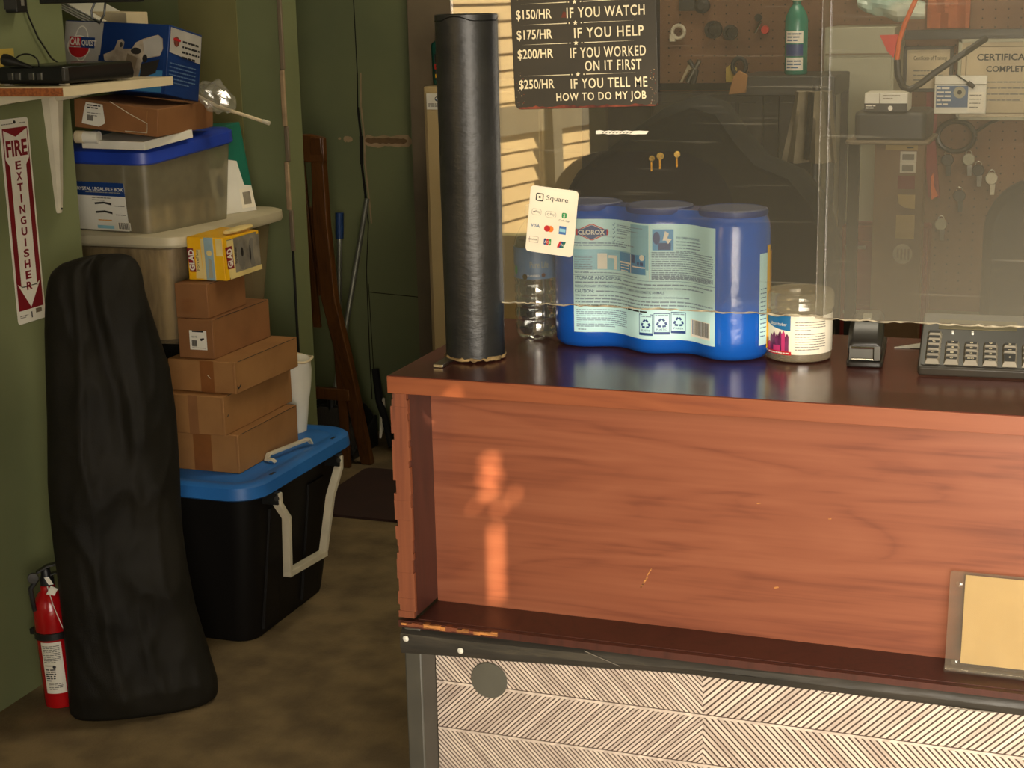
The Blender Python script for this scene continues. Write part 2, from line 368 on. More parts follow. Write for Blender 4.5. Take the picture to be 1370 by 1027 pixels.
class MB:
    def __init__(self, xf=None):
        self.v, self.f, self.mi, self.mats, self.xf = [], [], [], [], xf

    def m(self, k):
        if k not in self.mats: self.mats.append(k)
        return self.mats.index(k)

    def add(self, pts, faces, mat):
        b = len(self.v); k = self.m(mat)
        for p in pts:
            p = Vector(p)
            self.v.append(self.xf @ p if self.xf is not None else p)
        for f in faces:
            self.f.append(tuple(b + i for i in f)); self.mi.append(k)
        return self

    def hexa(self, c, mat):
        """8 corners: bottom loop (ccw from above) then top loop."""
        return self.add(c, [(3, 2, 1, 0), (4, 5, 6, 7), (0, 1, 5, 4), (1, 2, 6, 5), (2, 3, 7, 6), (3, 0, 4, 7)], mat)

    def box(self, a, b, mat):
        (x0, y0, z0), (x1, y1, z1) = a, b
        return self.hexa([(x0, y0, z0), (x1, y0, z0), (x1, y1, z0), (x0, y1, z0), (x0, y0, z1), (x1, y0, z1), (x1, y1, z1), (x0, y1, z1)], mat)

    def loft(self, secs, mat, caps=True, closed=True):
        n = len(secs[0]); pts = [p for s in secs for p in s]; fs = []
        for i in range(len(secs) - 1):
            for j in range(n if closed else n - 1):
                a, b2 = i * n + j, i * n + (j + 1) % n
                fs.append((a, b2, b2 + n, a + n))
        if caps:
            fs.append(tuple(reversed(range(n)))); fs.append(tuple((len(secs) - 1) * n + j for j in range(n)))
        return self.add(pts, fs, mat)

    def prism(self, outline, z0, z1, mat):
        return self.loft([[(x, y, z0) for x, y in outline], [(x, y, z1) for x, y in outline]], mat)

    def slab(self, outline, o, ux, uy, th, mat):
        """A flat shape (2-D outline) with thickness TH towards ux x uy, lying at origin O."""
        o, ux, uy = Vector(o), Vector(ux), Vector(uy); n = ux.cross(uy).normalized()
        return self.loft([[o + ux * x + uy * y for x, y in outline], [o + ux * x + uy * y + n * th for x, y in outline]], mat)

    def lathe(self, prof, c, mat, n=32, axis=(0, 0, 1), caps=True):
        ax = Vector(axis).normalized(); a = ax.orthogonal().normalized(); b = ax.cross(a); c = Vector(c)
        return self.loft([[c + ax * z + (a * math.cos(2 * math.pi * i / n) + b * math.sin(2 * math.pi * i / n)) * max(r, 1e-4) for i in range(n)] for r, z in prof], mat, caps)

    def tube(self, pts, r, mat, n=8, closed=False):
        pts = [Vector(p) for p in pts]; rs = r if isinstance(r, (list, tuple)) else [r] * len(pts)
        secs, ref = [], None
        for i, p in enumerate(pts):
            t = (pts[min(i + 1, len(pts) - 1)] - pts[max(i - 1, 0)]).normalized()
            if ref is None: ref = t.orthogonal().normalized()
            a = (ref - t * ref.dot(t)).normalized(); ref = a; b = t.cross(a)
            secs.append([p + (a * math.cos(2 * math.pi * k / n) + b * math.sin(2 * math.pi * k / n)) * rs[i] for k in range(n)])
        return self.loft(secs, mat)

    def strap(self, pts, w, t, wdir, mat):
        """A flat band through PTS, W wide along WDIR and T thick."""
        pts = [Vector(p) for p in pts]; wd = Vector(wdir).normalized(); secs = []
        for i, p in enumerate(pts):
            tg = (pts[min(i + 1, len(pts) - 1)] - pts[max(i - 1, 0)]).normalized(); nn = tg.cross(wd).normalized()
            secs.append([p + wd * w / 2 + nn * t / 2, p - wd * w / 2 + nn * t / 2, p - wd * w / 2 - nn * t / 2, p + wd * w / 2 - nn * t / 2])
        return self.loft(secs, mat)

    def build(self, name, parent=None, bevel=0.0, smooth=True, seg=2, angle=38):
        me = bpy.data.meshes.new(name)
        if parent is not None: org = Vector(parent.location)
        else:
            xs = [v.x for v in self.v]; ys = [v.y for v in self.v]; zs = [v.z for v in self.v]
            org = Vector(((min(xs) + max(xs)) / 2, (min(ys) + max(ys)) / 2, min(zs)))
        p0 = parent
        while p0 is not None and p0.parent is not None:
            p0 = p0.parent; org = org + Vector(p0.location)
        me.from_pydata([v - org for v in self.v], [], self.f)
        for k in self.mats: me.materials.append(K[k])
        me.polygons.foreach_set('material_index', self.mi)
        bm = bmesh.new(); bm.from_mesh(me)
        bmesh.ops.recalc_face_normals(bm, faces=bm.faces)
        bm.to_mesh(me); bm.free()
        me.polygons.foreach_set('use_smooth', [smooth] * len(me.polygons))
        if smooth: me.set_sharp_from_angle(angle=math.radians(angle))
        me.update()
        o = bpy.data.objects.new(name, me); COL.objects.link(o)
        if parent is not None: o.parent = parent
        else: o.location = org
        if bevel:
            md = o.modifiers.new('bevel', 'BEVEL'); md.width = bevel; md.segments = seg; md.limit_method = 'ANGLE'; md.angle_limit = math.radians(40)
        return o


class Decal:
    """Print laid on a surface: FN(u, v, lift) gives the 3-D point of a place on it (metres)."""
    def __init__(self, mb, fn): self.mb, self.fn = mb, fn

    def poly(self, pts, mat, lift=0.0004):
        self.mb.add([self.fn(u, v, lift) for u, v in pts], [tuple(range(len(pts)))], mat)

    def rect(self, u0, v0, u1, v1, mat, lift=0.0004, nu=1, nv=1):
        P = [self.fn(u0 + (u1 - u0) * i / nu, v0 + (v1 - v0) * j / nv, lift) for j in range(nv + 1) for i in range(nu + 1)]
        self.mb.add(P, [(j * (nu + 1) + i, j * (nu + 1) + i + 1, (j + 1) * (nu + 1) + i + 1, (j + 1) * (nu + 1) + i) for j in range(nv) for i in range(nu)], mat)

    def convex(self, pts, mat, lift=0.0004, n=16):
        """A convex outline cut into narrow upright slices, so it follows a curved surface."""
        us = sorted({p[0] for p in pts} | {min(p[0] for p in pts) + (max(p[0] for p in pts) - min(p[0] for p in pts)) * i / n for i in range(n + 1)})
        cols = []
        for u in us:
            vs_ = []
            for (a, b), (c, e) in zip(pts, pts[1:] + pts[:1]):
                if min(a, c) - 1e-9 <= u <= max(a, c) + 1e-9: vs_ += [b, e] if abs(a - c) < 1e-9 else [b + (e - b) * (u - a) / (c - a)]
            cols.append((u, min(vs_), max(vs_)))
        for (u0, a0, b0), (u1, a1, b1) in zip(cols, cols[1:]): self.poly([(u0, a0), (u1, a1), (u1, b1), (u0, b0)] if b0 - a0 > 1e-7 and b1 - a1 > 1e-7 else [p for p in ((u0, a0), (u1, a1), (u1, b1), (u0, b0))], mat, lift)

    def disc(self, u, v, r, mat, lift=0.0004, n=24, ry=None):
        ry = ry or r
        self.poly([(u + r * math.cos(2 * math.pi * i / n), v + ry * math.sin(2 * math.pi * i / n)) for i in range(n)], mat, lift)

    def ring(self, pts, w, mat, lift=0.0004):
        """A closed outline drawn W wide."""
        n = len(pts)
        cx = sum(p[0] for p in pts) / n; cy = sum(p[1] for p in pts) / n
        P = []
        for u, v in pts:
            d = math.hypot(u - cx, v - cy); k = (d - w) / d
            P += [self.fn(u, v, lift), self.fn(cx + (u - cx) * k, cy + (v - cy) * k, lift)]
        self.mb.add(P, [(2 * i, 2 * ((i + 1) % n), 2 * ((i + 1) % n) + 1, 2 * i + 1) for i in range(n)], mat)

    def line(self, u0, v0, u1, v1, w, mat, lift=0.0004):
        d = math.hypot(u1 - u0, v1 - v0); nx, ny = -(v1 - v0) / d * w / 2, (u1 - u0) / d * w / 2
        self.poly([(u0 + nx, v0 + ny), (u0 - nx, v0 - ny), (u1 - nx, v1 - ny), (u1 + nx, v1 + ny)], mat, lift)

    def text(self, s, u0, v0, w, h, mat, lift=0.0006, rot=0, bold=0.0, spacing=1.0):
        """S fitted into a w x h box whose lower left corner is (u0, v0); rot=90 reads upwards."""
        vv, ff = glyphs(s, bold, spacing)
        if rot == 90: P = [self.fn(u0 + w * (1 - y), v0 + h * x, lift) for x, y in vv]
        else: P = [self.fn(u0 + w * x, v0 + h * y, lift) for x, y in vv]
        self.mb.add(P, ff, mat)

    def greek(self, u0, v0, u1, rows, pitch, h, mat, lift=0.0005, last=0.6):
        """Rows of print too small to read, as runs of short strokes."""
        for i in range(rows):
            u = u0; end = u1 if i < rows - 1 else u0 + (u1 - u0) * last
            while u < end - h:
                w = min(h * random.uniform(1.5, 6), end - u)
                self.rect(u, v0 - i * pitch, u + w, v0 - i * pitch + h, mat, lift, nu=max(1, int(w / 0.006)))
                u += w + h * 0.55


def plane_fn(o, ux, uy):
    o, ux, uy = Vector(o), Vector(ux).normalized(), Vector(uy).normalized(); n = ux.cross(uy).normalized()
    return lambda u, v, l: o + ux * u + uy * v + n * l


def tag(o, label, cat, group=None):
    o['label'] = label; o['category'] = cat
    if group: o['group'] = group
    return o


def thing(name, label, cat, loc, group=None):
    o = bpy.data.objects.new(name, None); COL.objects.link(o)
    o.empty_display_size = 0.05; o.location = loc
    return tag(o, label, cat, group)


def struct(mb, name, **kw):
    o = mb.build(name, **kw); o['kind'] = 'structure'
    return o


def lerp(a, b, t): return a + (b - a) * t


# ------------------------------------------------------------------ the room
XW = -2.27                                   # face of the left wall
YB = 5.2                                     # face of the back wall
struct(MB().box((-3.4, -1.22, -0.1), (3.6, 5.4, 0), 'floor'), 'floor')
struct(MB().box((-3.4, -1.4, 3.4), (3.6, 5.4, 3.5), 'ceiling'), 'ceiling')

wl = MB().box((-3.3, -1.2, 0), (XW, 3.215, 3.4), 'wall')
d = Decal(wl, plane_fn((XW, 0, 0), (0, 1, 0), (0, 0, 1)))
for i in range(14):                          # scuffed and crumbling paint low down by the floor
    y, z = 2.60 + random.uniform(0, 0.14), random.uniform(0.0, 0.09)
    r = random.uniform(0.006, 0.02)
    d.poly([(y + r * random.uniform(.5, 1.2) * math.cos(a), z + r * random.uniform(.5, 1.2) * math.sin(a)) for a in [k * math.pi / 4 for k in range(8)]], random.choice(['plaster', 'crack', 'taupe']), 0.0005 + i * 0.0001)
struct(wl, 'wall_left')
struct(MB().box((-2.275, 2.50, 0), (-2.255, 2.655, 0.42), 'cream'), 'trim_2', bevel=0.003)

wq = MB().box((-3.3, 4.15, 0), (-2.205, 4.25, 3.4), 'wall')
wq.box((-2.53, 4.146, 0), (-2.342, 4.15, 3.4), 'wall_light')
struct(wq, 'wall_recess')
struct(MB().box((-3.4, 3.215, 0), (-3.3, 5.4, 3.4), 'wall'), 'wall_far_left')
wb = MB().box((-3.4, YB, 0), (3.6, 5.4, 3.4), 'wall_back')
d = Decal(wb, plane_fn((0, YB, 0), (1, 0, 0), (0, 0, 1)))
crack = [(-2.472, 1.55), (-2.470, 1.30), (-2.474, 1.18), (-2.466, 1.08), (-2.468, 0.98), (-2.458, 0.86), (-2.452, 0.77), (-2.468, 0.60), (-2.470, 0.3), (-2.468, 0.12)]
for (a, b), (c, e) in zip(crack, crack[1:]):
    w = 0.004 + 0.010 * max(0, 1 - abs((b + e) / 2 - 1.02) / 0.25)
    d.line(a, b, c, e, w, 'crack', 0.002)
    if 0.75 < e < 1.2: d.line(a + 0.013, b, c + 0.012, e, 0.006, 'plaster', 0.0015)


def blob(x0, x1, z, h, mat, lift, n=14):
    top = [(lerp(x0, x1, i / n), z + h * (0.6 + 0.4 * random.random()) * (1 if 0 < i < n else 0.4)) for i in range(n + 1)]
    bot = [(lerp(x1, x0, i / n), z - h * (0.6 + 0.4 * random.random()) * (1 if 0 < i < n else 0.4)) for i in range(n + 1)]
    d.poly(bot[::-1][::-1] + top, mat, lift)


blob(-2.455, -2.272, 1.062, 0.024, 'plaster', 0.002)
blob(-2.45, -2.29, 1.064, 0.012, 'paperbrown', 0.003)
blob(-2.535, -2.50, 1.068, 0.012, 'plaster', 0.002, 6)
blob(-2.556, -2.545, 1.070, 0.006, 'plaster', 0.002, 4)
d.line(-2.46, 0.52, -2.27, 0.51, 0.003, 'crack', 0.001)
d.line(-2.463, 0.55, -2.455, 0.12, 0.003, 'crack', 0.001)
struct(wb, 'wall_back')
# broken plaster running down the corner of the recess wall
tm = MB()
pts = [(-2.200, 1.60), (-2.203, 1.36), (-2.199, 1.20), (-2.204, 1.10), (-2.198, 0.96), (-2.204, 0.84)]
for i, ((a, b), (c, e)) in enumerate(zip(pts, pts[1:])):
    tm.box((a - 0.010, 4.142, e), (a + 0.004, 4.152, b), 'plaster' if i in (1, 3) else 'taupe')
tm.box((-2.206, 4.143, 0.0), (-2.199, 4.152, 0.9), 'crack')
struct(tm, 'trim_3', bevel=0.003)
struct(MB().box((-2.258, 5.17, 0), (-1.74, YB, 3.4), 'taupe'), 'trim_1')
wr = MB()
wr.box((3.5, -1.4, 0), (3.6, 5.4, 3.4), 'wall')
struct(wr, 'wall_right')
# shop front behind the camera: doorway on the left, wide window on the right, above it a thin sheet added to shape the sun
wf = MB()
wf.box((-2.27, -1.26, 2.35), (-1.63, -1.2, 3.4), 'wall')
wf.box((-2.27, -1.26, 0), (-1.63, -1.2, 0.72), 'wall')
wf.box((-1.63, -1.26, 0), (0.1, -1.2, 3.4), 'wall')
wf.box((0.1, -1.26, 0), (3.5, -1.2, 0.38), 'wall')
wf.box((0.1, -1.26, 2.32), (3.5, -1.2, 2.8), 'wall')
wf.box((0.1, -1.26, 0.38), (0.12, -1.2, 2.32), 'wall')
wf.box((3.0, -1.26, 0.38), (3.5, -1.2, 2.32), 'wall')
wf.box((-3.3, -1.26, 0), (-2.27, -1.2, 3.4), 'wall')
# added unseen sheet: its holes shape the narrow strips of sun on the counter
def sheet(x0, z0, x1, z1): wf.box((x0, -1.206, z0), (x1, -1.203, z1), 'greymetal')
sheet(0.1, 2.8, 2.080, 3.4); sheet(2.40, 2.8, 3.5, 3.4)
rows_ = [(2.8, 2.94, []), (2.94, 3.055, [(2.197, 2.209)]), (3.055, 3.075, []), (3.075, 3.085, [(2.168, 2.176), (2.204, 2.216)]), (3.085, 3.095, []),
         (3.095, 3.110, [(2.186, 2.204), (2.228, 2.236)]), (3.110, 3.118, []), (3.118, 3.134, [(2.184, 2.210)]), (3.134, 3.144, [(2.196, 2.204)]), (3.144, 3.158, [(2.188, 2.206)]),
         (3.158, 3.200, []), (3.200, 3.211, [(2.094, 2.107)]), (3.211, 3.296, []), (3.296, 3.306, [(2.197, 2.225)]), (3.306, 3.320, [(2.217, 2.254)]), (3.320, 3.336, [(2.247, 2.289)]), (3.336, 3.350, [(2.282, 2.318)]), (3.350, 3.4, [])]
for z0, z1, holes in rows_:
    x = 2.080
    for a, b in holes: sheet(x, z0, a, z1); x = b
    sheet(x, z0, 2.40, z1)
struct(wf, 'wall_front')
struct(MB().box((-1.665, -1.30, 0.72), (-1.605, -1.17, 2.40), 'trimwhite'), 'trim_4')
struct(MB().box((0.0, -3.1, 2.42), (3.6, -1.26, 2.47), 'greymetal'), 'added_overhang')  # unseen overhang added to keep sun out of the window
struct(MB().box((-14, -16, -0.2), (12, -1.22, -0.1), 'asphalt'), 'ground')

# house across the way: it shows only as a reflection in the acrylic
hs = thing('house', 'cream clapboard house outside the open doorway', 'house', (-3.3, -4.4, -0.1))
hb = MB()
hd = Vector((0.2, -0.98, 0)).normalized(); hn = Vector((0.98, 0.2, 0)).normalized(); ho = Vector((-3.36, -4.05, -0.1)) - hd * 2.0
for i in range(44):
    z = i * 0.095
    P = [ho + Vector((0, 0, z)) + hn * 0.022, ho + hd * 9 + Vector((0, 0, z)) + hn * 0.022, ho + hd * 9 + Vector((0, 0, z + 0.095)), ho + Vector((0, 0, z + 0.095))]
    Q = [p - hn * 0.10 for p in P]
    hb.hexa([P[0], P[1], Q[1], Q[0], P[3], P[2], Q[2], Q[3]], 'siding')
hb.build('siding_wall', hs, smooth=False)
hw = MB(); hw.slab([(0, 0), (0.9, 0), (0.9, 0.9), (0, 0.9)], ho + hd * 3.14 + hn * 0.02 + Vector((0, 0, 1.30)), hd, (0, 0, 1), -0.06, 'trimwhite')
hw.slab([(0.08, 0.08), (0.82, 0.08), (0.82, 0.82), (0.08, 0.82)], ho + hd * 3.14 + hn * 0.035 + Vector((0, 0, 1.30)), hd, (0, 0, 1), -0.06, 'housewin')
hw.build('window', hs)
MB().slab([(0, 0), (9, 0), (9, 0.16), (0, 0.16)], ho + hn * 0.02 + Vector((0, 0, .86)), hd, (0, 0, 1), -0.03, 'houseshade').build('shadow_band', hs)  # grey board put in for the level shadow band across the siding
MB().slab([(0, 0), (0.11, 0), (0.11, 4), (0, 4)], ho + hd * 2.98 + hn * 0.02, hd, (0, 0, 1), -0.06, 'houseshade').build('shadow_strip', hs)  # upright shadow band on the siding, built as a grey strip

# chair-shaped blocker added by the doorway for the dark arc in the reflection
fc = thing('reflection_blocker', 'added chair-shaped blocker by the open doorway, a dark arc mirrored in the acrylic', 'chair', (-1.355, -0.78, 0))
MB(Matrix.Translation((-1.355, -0.78, 0))).slab(rounded(-0.30, 0.50, 0.30, 1.07, 0.2, 8), (0, 0.12, 0), (1, 0, 0), (0, 0, 1), 0.07, 'darkcloth').build('backrest', fc, bevel=0.02)
MB(Matrix.Translation((-1.355, -0.78, 0))).prism(rounded(-0.25, -0.3, 0.25, 0.2, 0.1), 0.42, 0.52, 'darkcloth').build('seat', fc, bevel=0.02)
MB(Matrix.Translation((-1.355, -0.78, 0))).lathe([(0.03, 0.05), (0.03, 0.42)], (0, 0, 0), 'black').build('post', fc)
b = MB(Matrix.Translation((-1.355, -0.78, 0)))
for i in range(5):
    a = i * 2 * math.pi / 5; b.tube([(0, 0, 0.08), (0.27 * math.cos(a), 0.27 * math.sin(a), 0.02)], [0.025, 0.018], 'black')
b.build('star_base', fc)

# ------------------------------------------------------------------ the counter
X0, X1, YF = -0.90, 1.40, 1.945
ct = thing('reception_counter', 'long cherry wood reception counter with a glossy dark top and chipped left end', 'counter', (0.25, 2.15, 0.69))
b = MB(); b.box((X0, YF, 1.0255), (X1, 2.36, 1.0492), 'cherry_edge'); b.box((X0 + .0015, YF + .0015, 1.0492), (X1, 2.36, 1.05), 'cherry_top')
b.build('worktop', ct, bevel=0.0012)
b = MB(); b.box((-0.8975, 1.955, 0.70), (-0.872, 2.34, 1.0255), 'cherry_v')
n = 34
for i in range(n):                            # worn, nibbled front edge of the end panel
    z0, z1 = 0.698 + .3275 * i / n, 0.698 + .3275 * (i + 1) / n
    c1 = random.choice([0, 0, 0, .001, .002, .004]); c2 = random.choice([0, 0, 0, .001, .002])
    b.box((-0.898 + c1, 1.948 + random.uniform(0, .001), z0), (-0.872 - c2, 1.956, z1), 'rawedge')
b.build('end_panel', ct)
b = MB(); b.box((-0.872, 2.03, 0.694), (X1, 2.048, 1.0255), 'cherry')
dd = Decal(b, plane_fn((0, 2.03, 0), (1, 0, 0), (0, 0, 1)))
for x0, z0, x1, z1, w in ((-.556, .765, -.566, .748, .0022), (-.55, .778, -.557, .766, .0014), (-.405, .885, -.40, .886, .0016), (-.31, .872, -.306, .8725, .0012), (-.38, .768, -.374, .77, .0025)):
    dd.line(x0, z0, x1, z1, w, 'splinter', 0.0004)
b.build('front_panel', ct)
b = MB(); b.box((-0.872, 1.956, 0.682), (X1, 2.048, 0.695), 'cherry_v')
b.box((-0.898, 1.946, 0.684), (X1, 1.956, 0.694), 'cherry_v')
for i in range(17):                           # split and splintered left stretch of the board
    x = -0.893 + i * 0.0085
    b.box((x, 1.9435 - random.uniform(0, .0015), 0.6865 + random.uniform(0, .002)), (x + .0095, 1.950, 0.6915 + random.uniform(0, .003)), 'splinter' if i not in (1, 2, 3, 8, 9, 12) else 'rawedge')
b.build('bottom_board', ct)

bs = thing('counter_base', 'dark grey framed base under the counter with a herringbone slat panel', 'base', (0.25, 2.15, 0))
b = MB(); b.box((-0.893, 1.95, 0), (-0.866, 2.0, 0.684), 'greymetal'); b.box((-0.893, 2.0, 0), (-0.878, 2.32, 0.684), 'greymetal')
b.build('end_post', bs, bevel=0.003)
MB().box((-0.866, 2.0, 0.0), (X1, 2.012, 0.684), 'chevron').build('slat_panel', bs, smooth=False)
secs = []
for i in range(61):                           # sagging black vinyl edge, puckered near its left end
    x = lerp(-0.895, X1, i / 60)
    zb = lerp(0.6425, 0.6635, min(1, (x + .895) / .42)); zt = lerp(0.681, 0.690, min(1, max(0, (x + .80)) / .5))
    o = .0035 * noise.noise(Vector((x * 9, 0, 2))) + .002 * noise.noise(Vector((x * 30, 4, 2)))
    secs.append([(x, 1.975, zb), (x, 1.946 + o, zb + .002), (x, 1.9415 + o * .5, zb + .012), (x, 1.942 - o * .4, (zb + zt) / 2), (x, 1.944, zt - .006), (x, 1.952, zt), (x, 1.975, zt)])
b = MB().loft(secs, 'vinyl')
dd = Decal(b, plane_fn((0, 1.9395, 0), (1, 0, 0), (0, 0, 1)))
for x0, z0, x1, z1, w in ((-.30, .665, -.275, .6655, .0014), (-.14, .667, -.085, .668, .0016), (-.62, .684, -.57, .668, .001)):
    dd.line(x0, z0, x1, z1, w, 'inkgrey', 0.0)
b.build('edge_trim', bs)
for x, z in ((-0.884, 0.6705), (-0.801, 0.6625)):
    MB().lathe([(0.0001, 0), (0.004, 0.0005), (0.0045, 0.002), (0.003, 0.0035), (0.0001, 0.004)], (x, 1.9395, z), 'pin', 14, (0, -1, 0)).build('push_pin', bs)
MB().lathe([(0.0272, 0), (0.0278, 0.002), (0.0268, 0.004), (0.0001, 0.0045)], (-0.783, 2.0, 0.595), 'disc', 40, (0, -1, 0)).build('grommet_cap', bs)

# clear pocket with the tan sheet, leaning on the front panel
o_ = Vector((-0.151, 1.992, 0.6955)); ux_ = Vector((1, 0.0, 0.0)); uy_ = Vector((0.0, 0.24, 0.97)).normalized()
ph = thing('sign_holder', 'clear acrylic sign holder leaning against the counter front', 'sign holder', (0.0, 1.985, 0.695))
MB().slab(rounded(0, 0, .32, .128, .004), o_, ux_, uy_, -0.0015, 'glassclear').build('back_sheet', ph, smooth=False)
nn = ux_.cross(uy_)
MB().slab(rounded(0, 0, .32, .128, .004), o_ + nn * .004, ux_, uy_, 0.0012, 'glassclear').build('front_sheet', ph, smooth=False)
b = MB(); b.box((-0.152, 1.983, 0.6950), (0.169, 1.9935, 0.7035), 'glassclear'); b.build('bottom_lip', ph, bevel=0.002)
for q in ((.012, .012), (.012, .112)): MB().lathe([(.004, 0), (.004, .0012), (.0025, .0018)], o_ + ux_ * q[0] + uy_ * q[1] + nn * .0053, 'glassclear', 14, nn).build('rivet', ph)
pp = MB().slab([(.019, .011), (.30, .011), (.30, .124), (.019, .124)], o_ + nn * .0015, ux_, uy_, 0.0008, 'tanpaper')
tag(pp.build('paper_sheet', smooth=False), 'blank tan paper inside the clear holder on the counter front', 'paper')

# ------------------------------------------------------------------ on the counter
tc_ = Vector((-0.8225, 2.081, 1.0505))
tb = thing('foam_roll', 'tall black foam-wrapped roll standing on the counter corner', 'roll', tc_)
b = MB()
secs = []
for i in range(40):
    z = lerp(0.004, 0.476, i / 39); r = lerp(.0418, .0428, i / 39)
    secs.append([tc_ + Vector((math.cos(a) * (r + .0006 * noise.noise(Vector((math.cos(a) * 2, math.sin(a) * 2, z * 30)))), math.sin(a) * (r + .0006 * noise.noise(Vector((math.cos(a) * 2, math.sin(a) * 2, z * 30)))), z)) for a in [k * 2 * math.pi / 48 for k in range(48)]])
secs.append([tc_ + Vector((math.cos(a) * .036, math.sin(a) * .036, .477)) for a in [k * 2 * math.pi / 48 for k in range(48)]])
secs.append([tc_ + Vector((math.cos(a) * .034, math.sin(a) * .034, .44)) for a in [k * 2 * math.pi / 48 for k in range(48)]])
b.loft(secs, 'rubber'); b.build('wrap', tb)
b = MB()
pts = [tc_ + Vector((math.cos(a) * (.0415 + .001 * random.random()), math.sin(a) * (.0415 + .001 * random.random()), .003 + .003 * random.random())) for a in [k * 2 * math.pi / 60 for k in range(61)]]
b.tube(pts, [.0012 + .0022 * random.random() for _ in pts], 'foamedge', 6); b.build('torn_edge', tb)
b = MB().tube([tc_ + Vector((math.cos(a) * .0432, math.sin(a) * .0432, lerp(.468, .474, max(0, math.sin(3 * a))))) for a in [k * 2 * math.pi / 40 for k in range(41)]], .0008, 'blackgloss', 5)
b.build('tape_edge', tb)
b = MB().slab([(0, 0), (.0145, 0), (.0145, .10), (0, .10)], (-0.856, 2.0045, 1.0505), (1, .02, 0), (-.02, 1, 0), 0.0045, 'metal')
tag(b.build('metal_strip', bevel=.0006), 'thin flat steel strip on the counter under the black roll', 'strip')

# acrylic shield: two overlapping sheets with a chipped lower edge
YP = 2.081


def shield(name, x0, x1, y, zb, label, mat='acrylic'):
    t = thing(name, label, 'acrylic sheet', ((x0 + x1) / 2, y, zb))
    MB().box((x0, y, zb), (x1, y + .004, 1.95), mat).build('sheet', t, smooth=False)
    pts = []; x = x0
    while x < x1:
        pts.append((x, y - .0003, zb + random.uniform(-.0012, .0012) + .0015 * noise.noise(Vector((x * 25, 1, 1))))); x += random.uniform(.004, .012)
    pts.append((x1, y - .0003, zb))
    MB().tube(pts, [random.uniform(.0006, .0016) for _ in pts], 'acredge', 5).build('lower_edge', t)
    return t


sh = shield('acrylic_shield', -0.8445, -0.331, YP, 1.1322, 'scuffed acrylic counter shield behind the price sign, with the payment sticker on it')
sh2 = shield('acrylic_shield', -0.342, 0.75, YP + .0045, 1.1290, 'scuffed acrylic shield sheet with painted haze hanging behind the calculator', 'acrylic_hazy')
b = MB(); dd = Decal(b, plane_fn((0, YP - .0002, 0), (1, 0, 0), (0, 0, 1)))
n = 12
dd.poly([(lerp(-.640, -.570, i / n), 1.3675 + random.uniform(-.0008, .0004)) for i in range(n + 1)] + [(lerp(-.567, -.640, i / n), 1.3715 + random.uniform(-.0006, .0008)) for i in range(n + 1)], 'white', 0)
for i in range(9):
    x = lerp(-.631, -.588, i / 9); dd.line(x, 1.3685, x + .004, 1.3705, .0009, 'ink', .0003)
b.build('tape_strip', sh)

# payment sticker
ux, uy = Vector((0.0695, 0, -0.0079)).normalized(), Vector((0.0079, 0, 0.0695)).normalized()
so = Vector((-0.7434, YP - .0011, 1.2066))
sk = thing('payment_sticker', 'white rounded card payment sticker on the acrylic beside the black roll', 'sticker', so)
SS_ = 0.9788; SW, SH = .0705, .0935
b = MB().slab(rounded(0, 0, SW * SS_, SH * SS_, .0052), so, ux, uy, .0007, 'sticker'); b.build('card', sk)
b = MB(); _pf = plane_fn(so, ux, uy); d = Decal(b, lambda u, v, l: _pf(u * SS_, v * SS_, l)); L0 = .0009
d.text('Square', .0245, .0735, .032, .0088, 'ink', L0)
d.ring(rounded(.0088, .0725, .0203, .0838, .0022), .0018, 'ink', L0); d.rect(.0131, .0768, .016, .0797, 'ink', L0)
d.ring(rounded(.0048, .0525, .0188, .0612, .0026), .0004, 'inkgrey', L0)
d.text('Pay', .0102, .055, .0075, .0042, 'ink', L0); d.disc(.0082, .0568, .0013, 'ink', L0)
d.ring(rounded(.0245, .0515, .041, .0605, .0043), .0004, 'inkgrey', L0)
d.text('Pay', .032, .0535, .0068, .0048, 'inkgrey', L0); d.text('G', .0275, .0542, .0032, .0034, 'ink', L0)
d.poly(rounded(.0492, .0535, .0564, .0610, .002), 'stkgreen', L0); d.text('S', .0513, .0549, .003, .0048, 'sticker', L0 + .0003)
d.text('Cash App', .0455, .0480, .0155, .0033, 'ink', L0)
d.text('VISA', .0050, .0352, .0135, .0048, 'slate', L0, bold=.02)
d.disc(.0295, .0357, .0045, 'logored', L0); d.disc(.0345, .0357, .0045, 'stkorange', L0 - .0001)
d.rect(.0470, .0305, .0575, .0420, 'blueprint', L0); d.rect(.0478, .0340, .0567, .0385, 'aqua', L0 + .0003)
d.ring(rounded(.0046, .0135, .0180, .0220, .0008), .0005, 'rust', L0); d.text('DISCOVER', .0035, .0165, .0125, .0022, 'ink', L0 + .0003)
for i, k in enumerate(('navy', 'logored', 'stkgreen')): d.poly(rounded(.0262 + i * .0037, .0125, .0297 + i * .0037, .0215, .0012), k, L0)
for i, c in enumerate('JCB'): d.text(c, .0270 + i * .0037, .0150, .0019, .0034, 'sticker', L0 + .0003)
d.poly([(.0462, .0113), (.0497, .0205), (.0590, .0205), (.0555, .0113)], 'green', L0); d.poly([(.0462, .0113), (.0497, .0205), (.0527, .0205), (.0492, .0113)], 'logored', L0 + .0001)
d.poly([(.0492, .0113), (.0527, .0205), (.0552, .0205), (.0517, .0113)], 'navy', L0 + .0002); d.text('Pay', .0515, .0132, .0055, .0045, 'sticker', L0 + .0004)
b.build('print', sk, smooth=False)

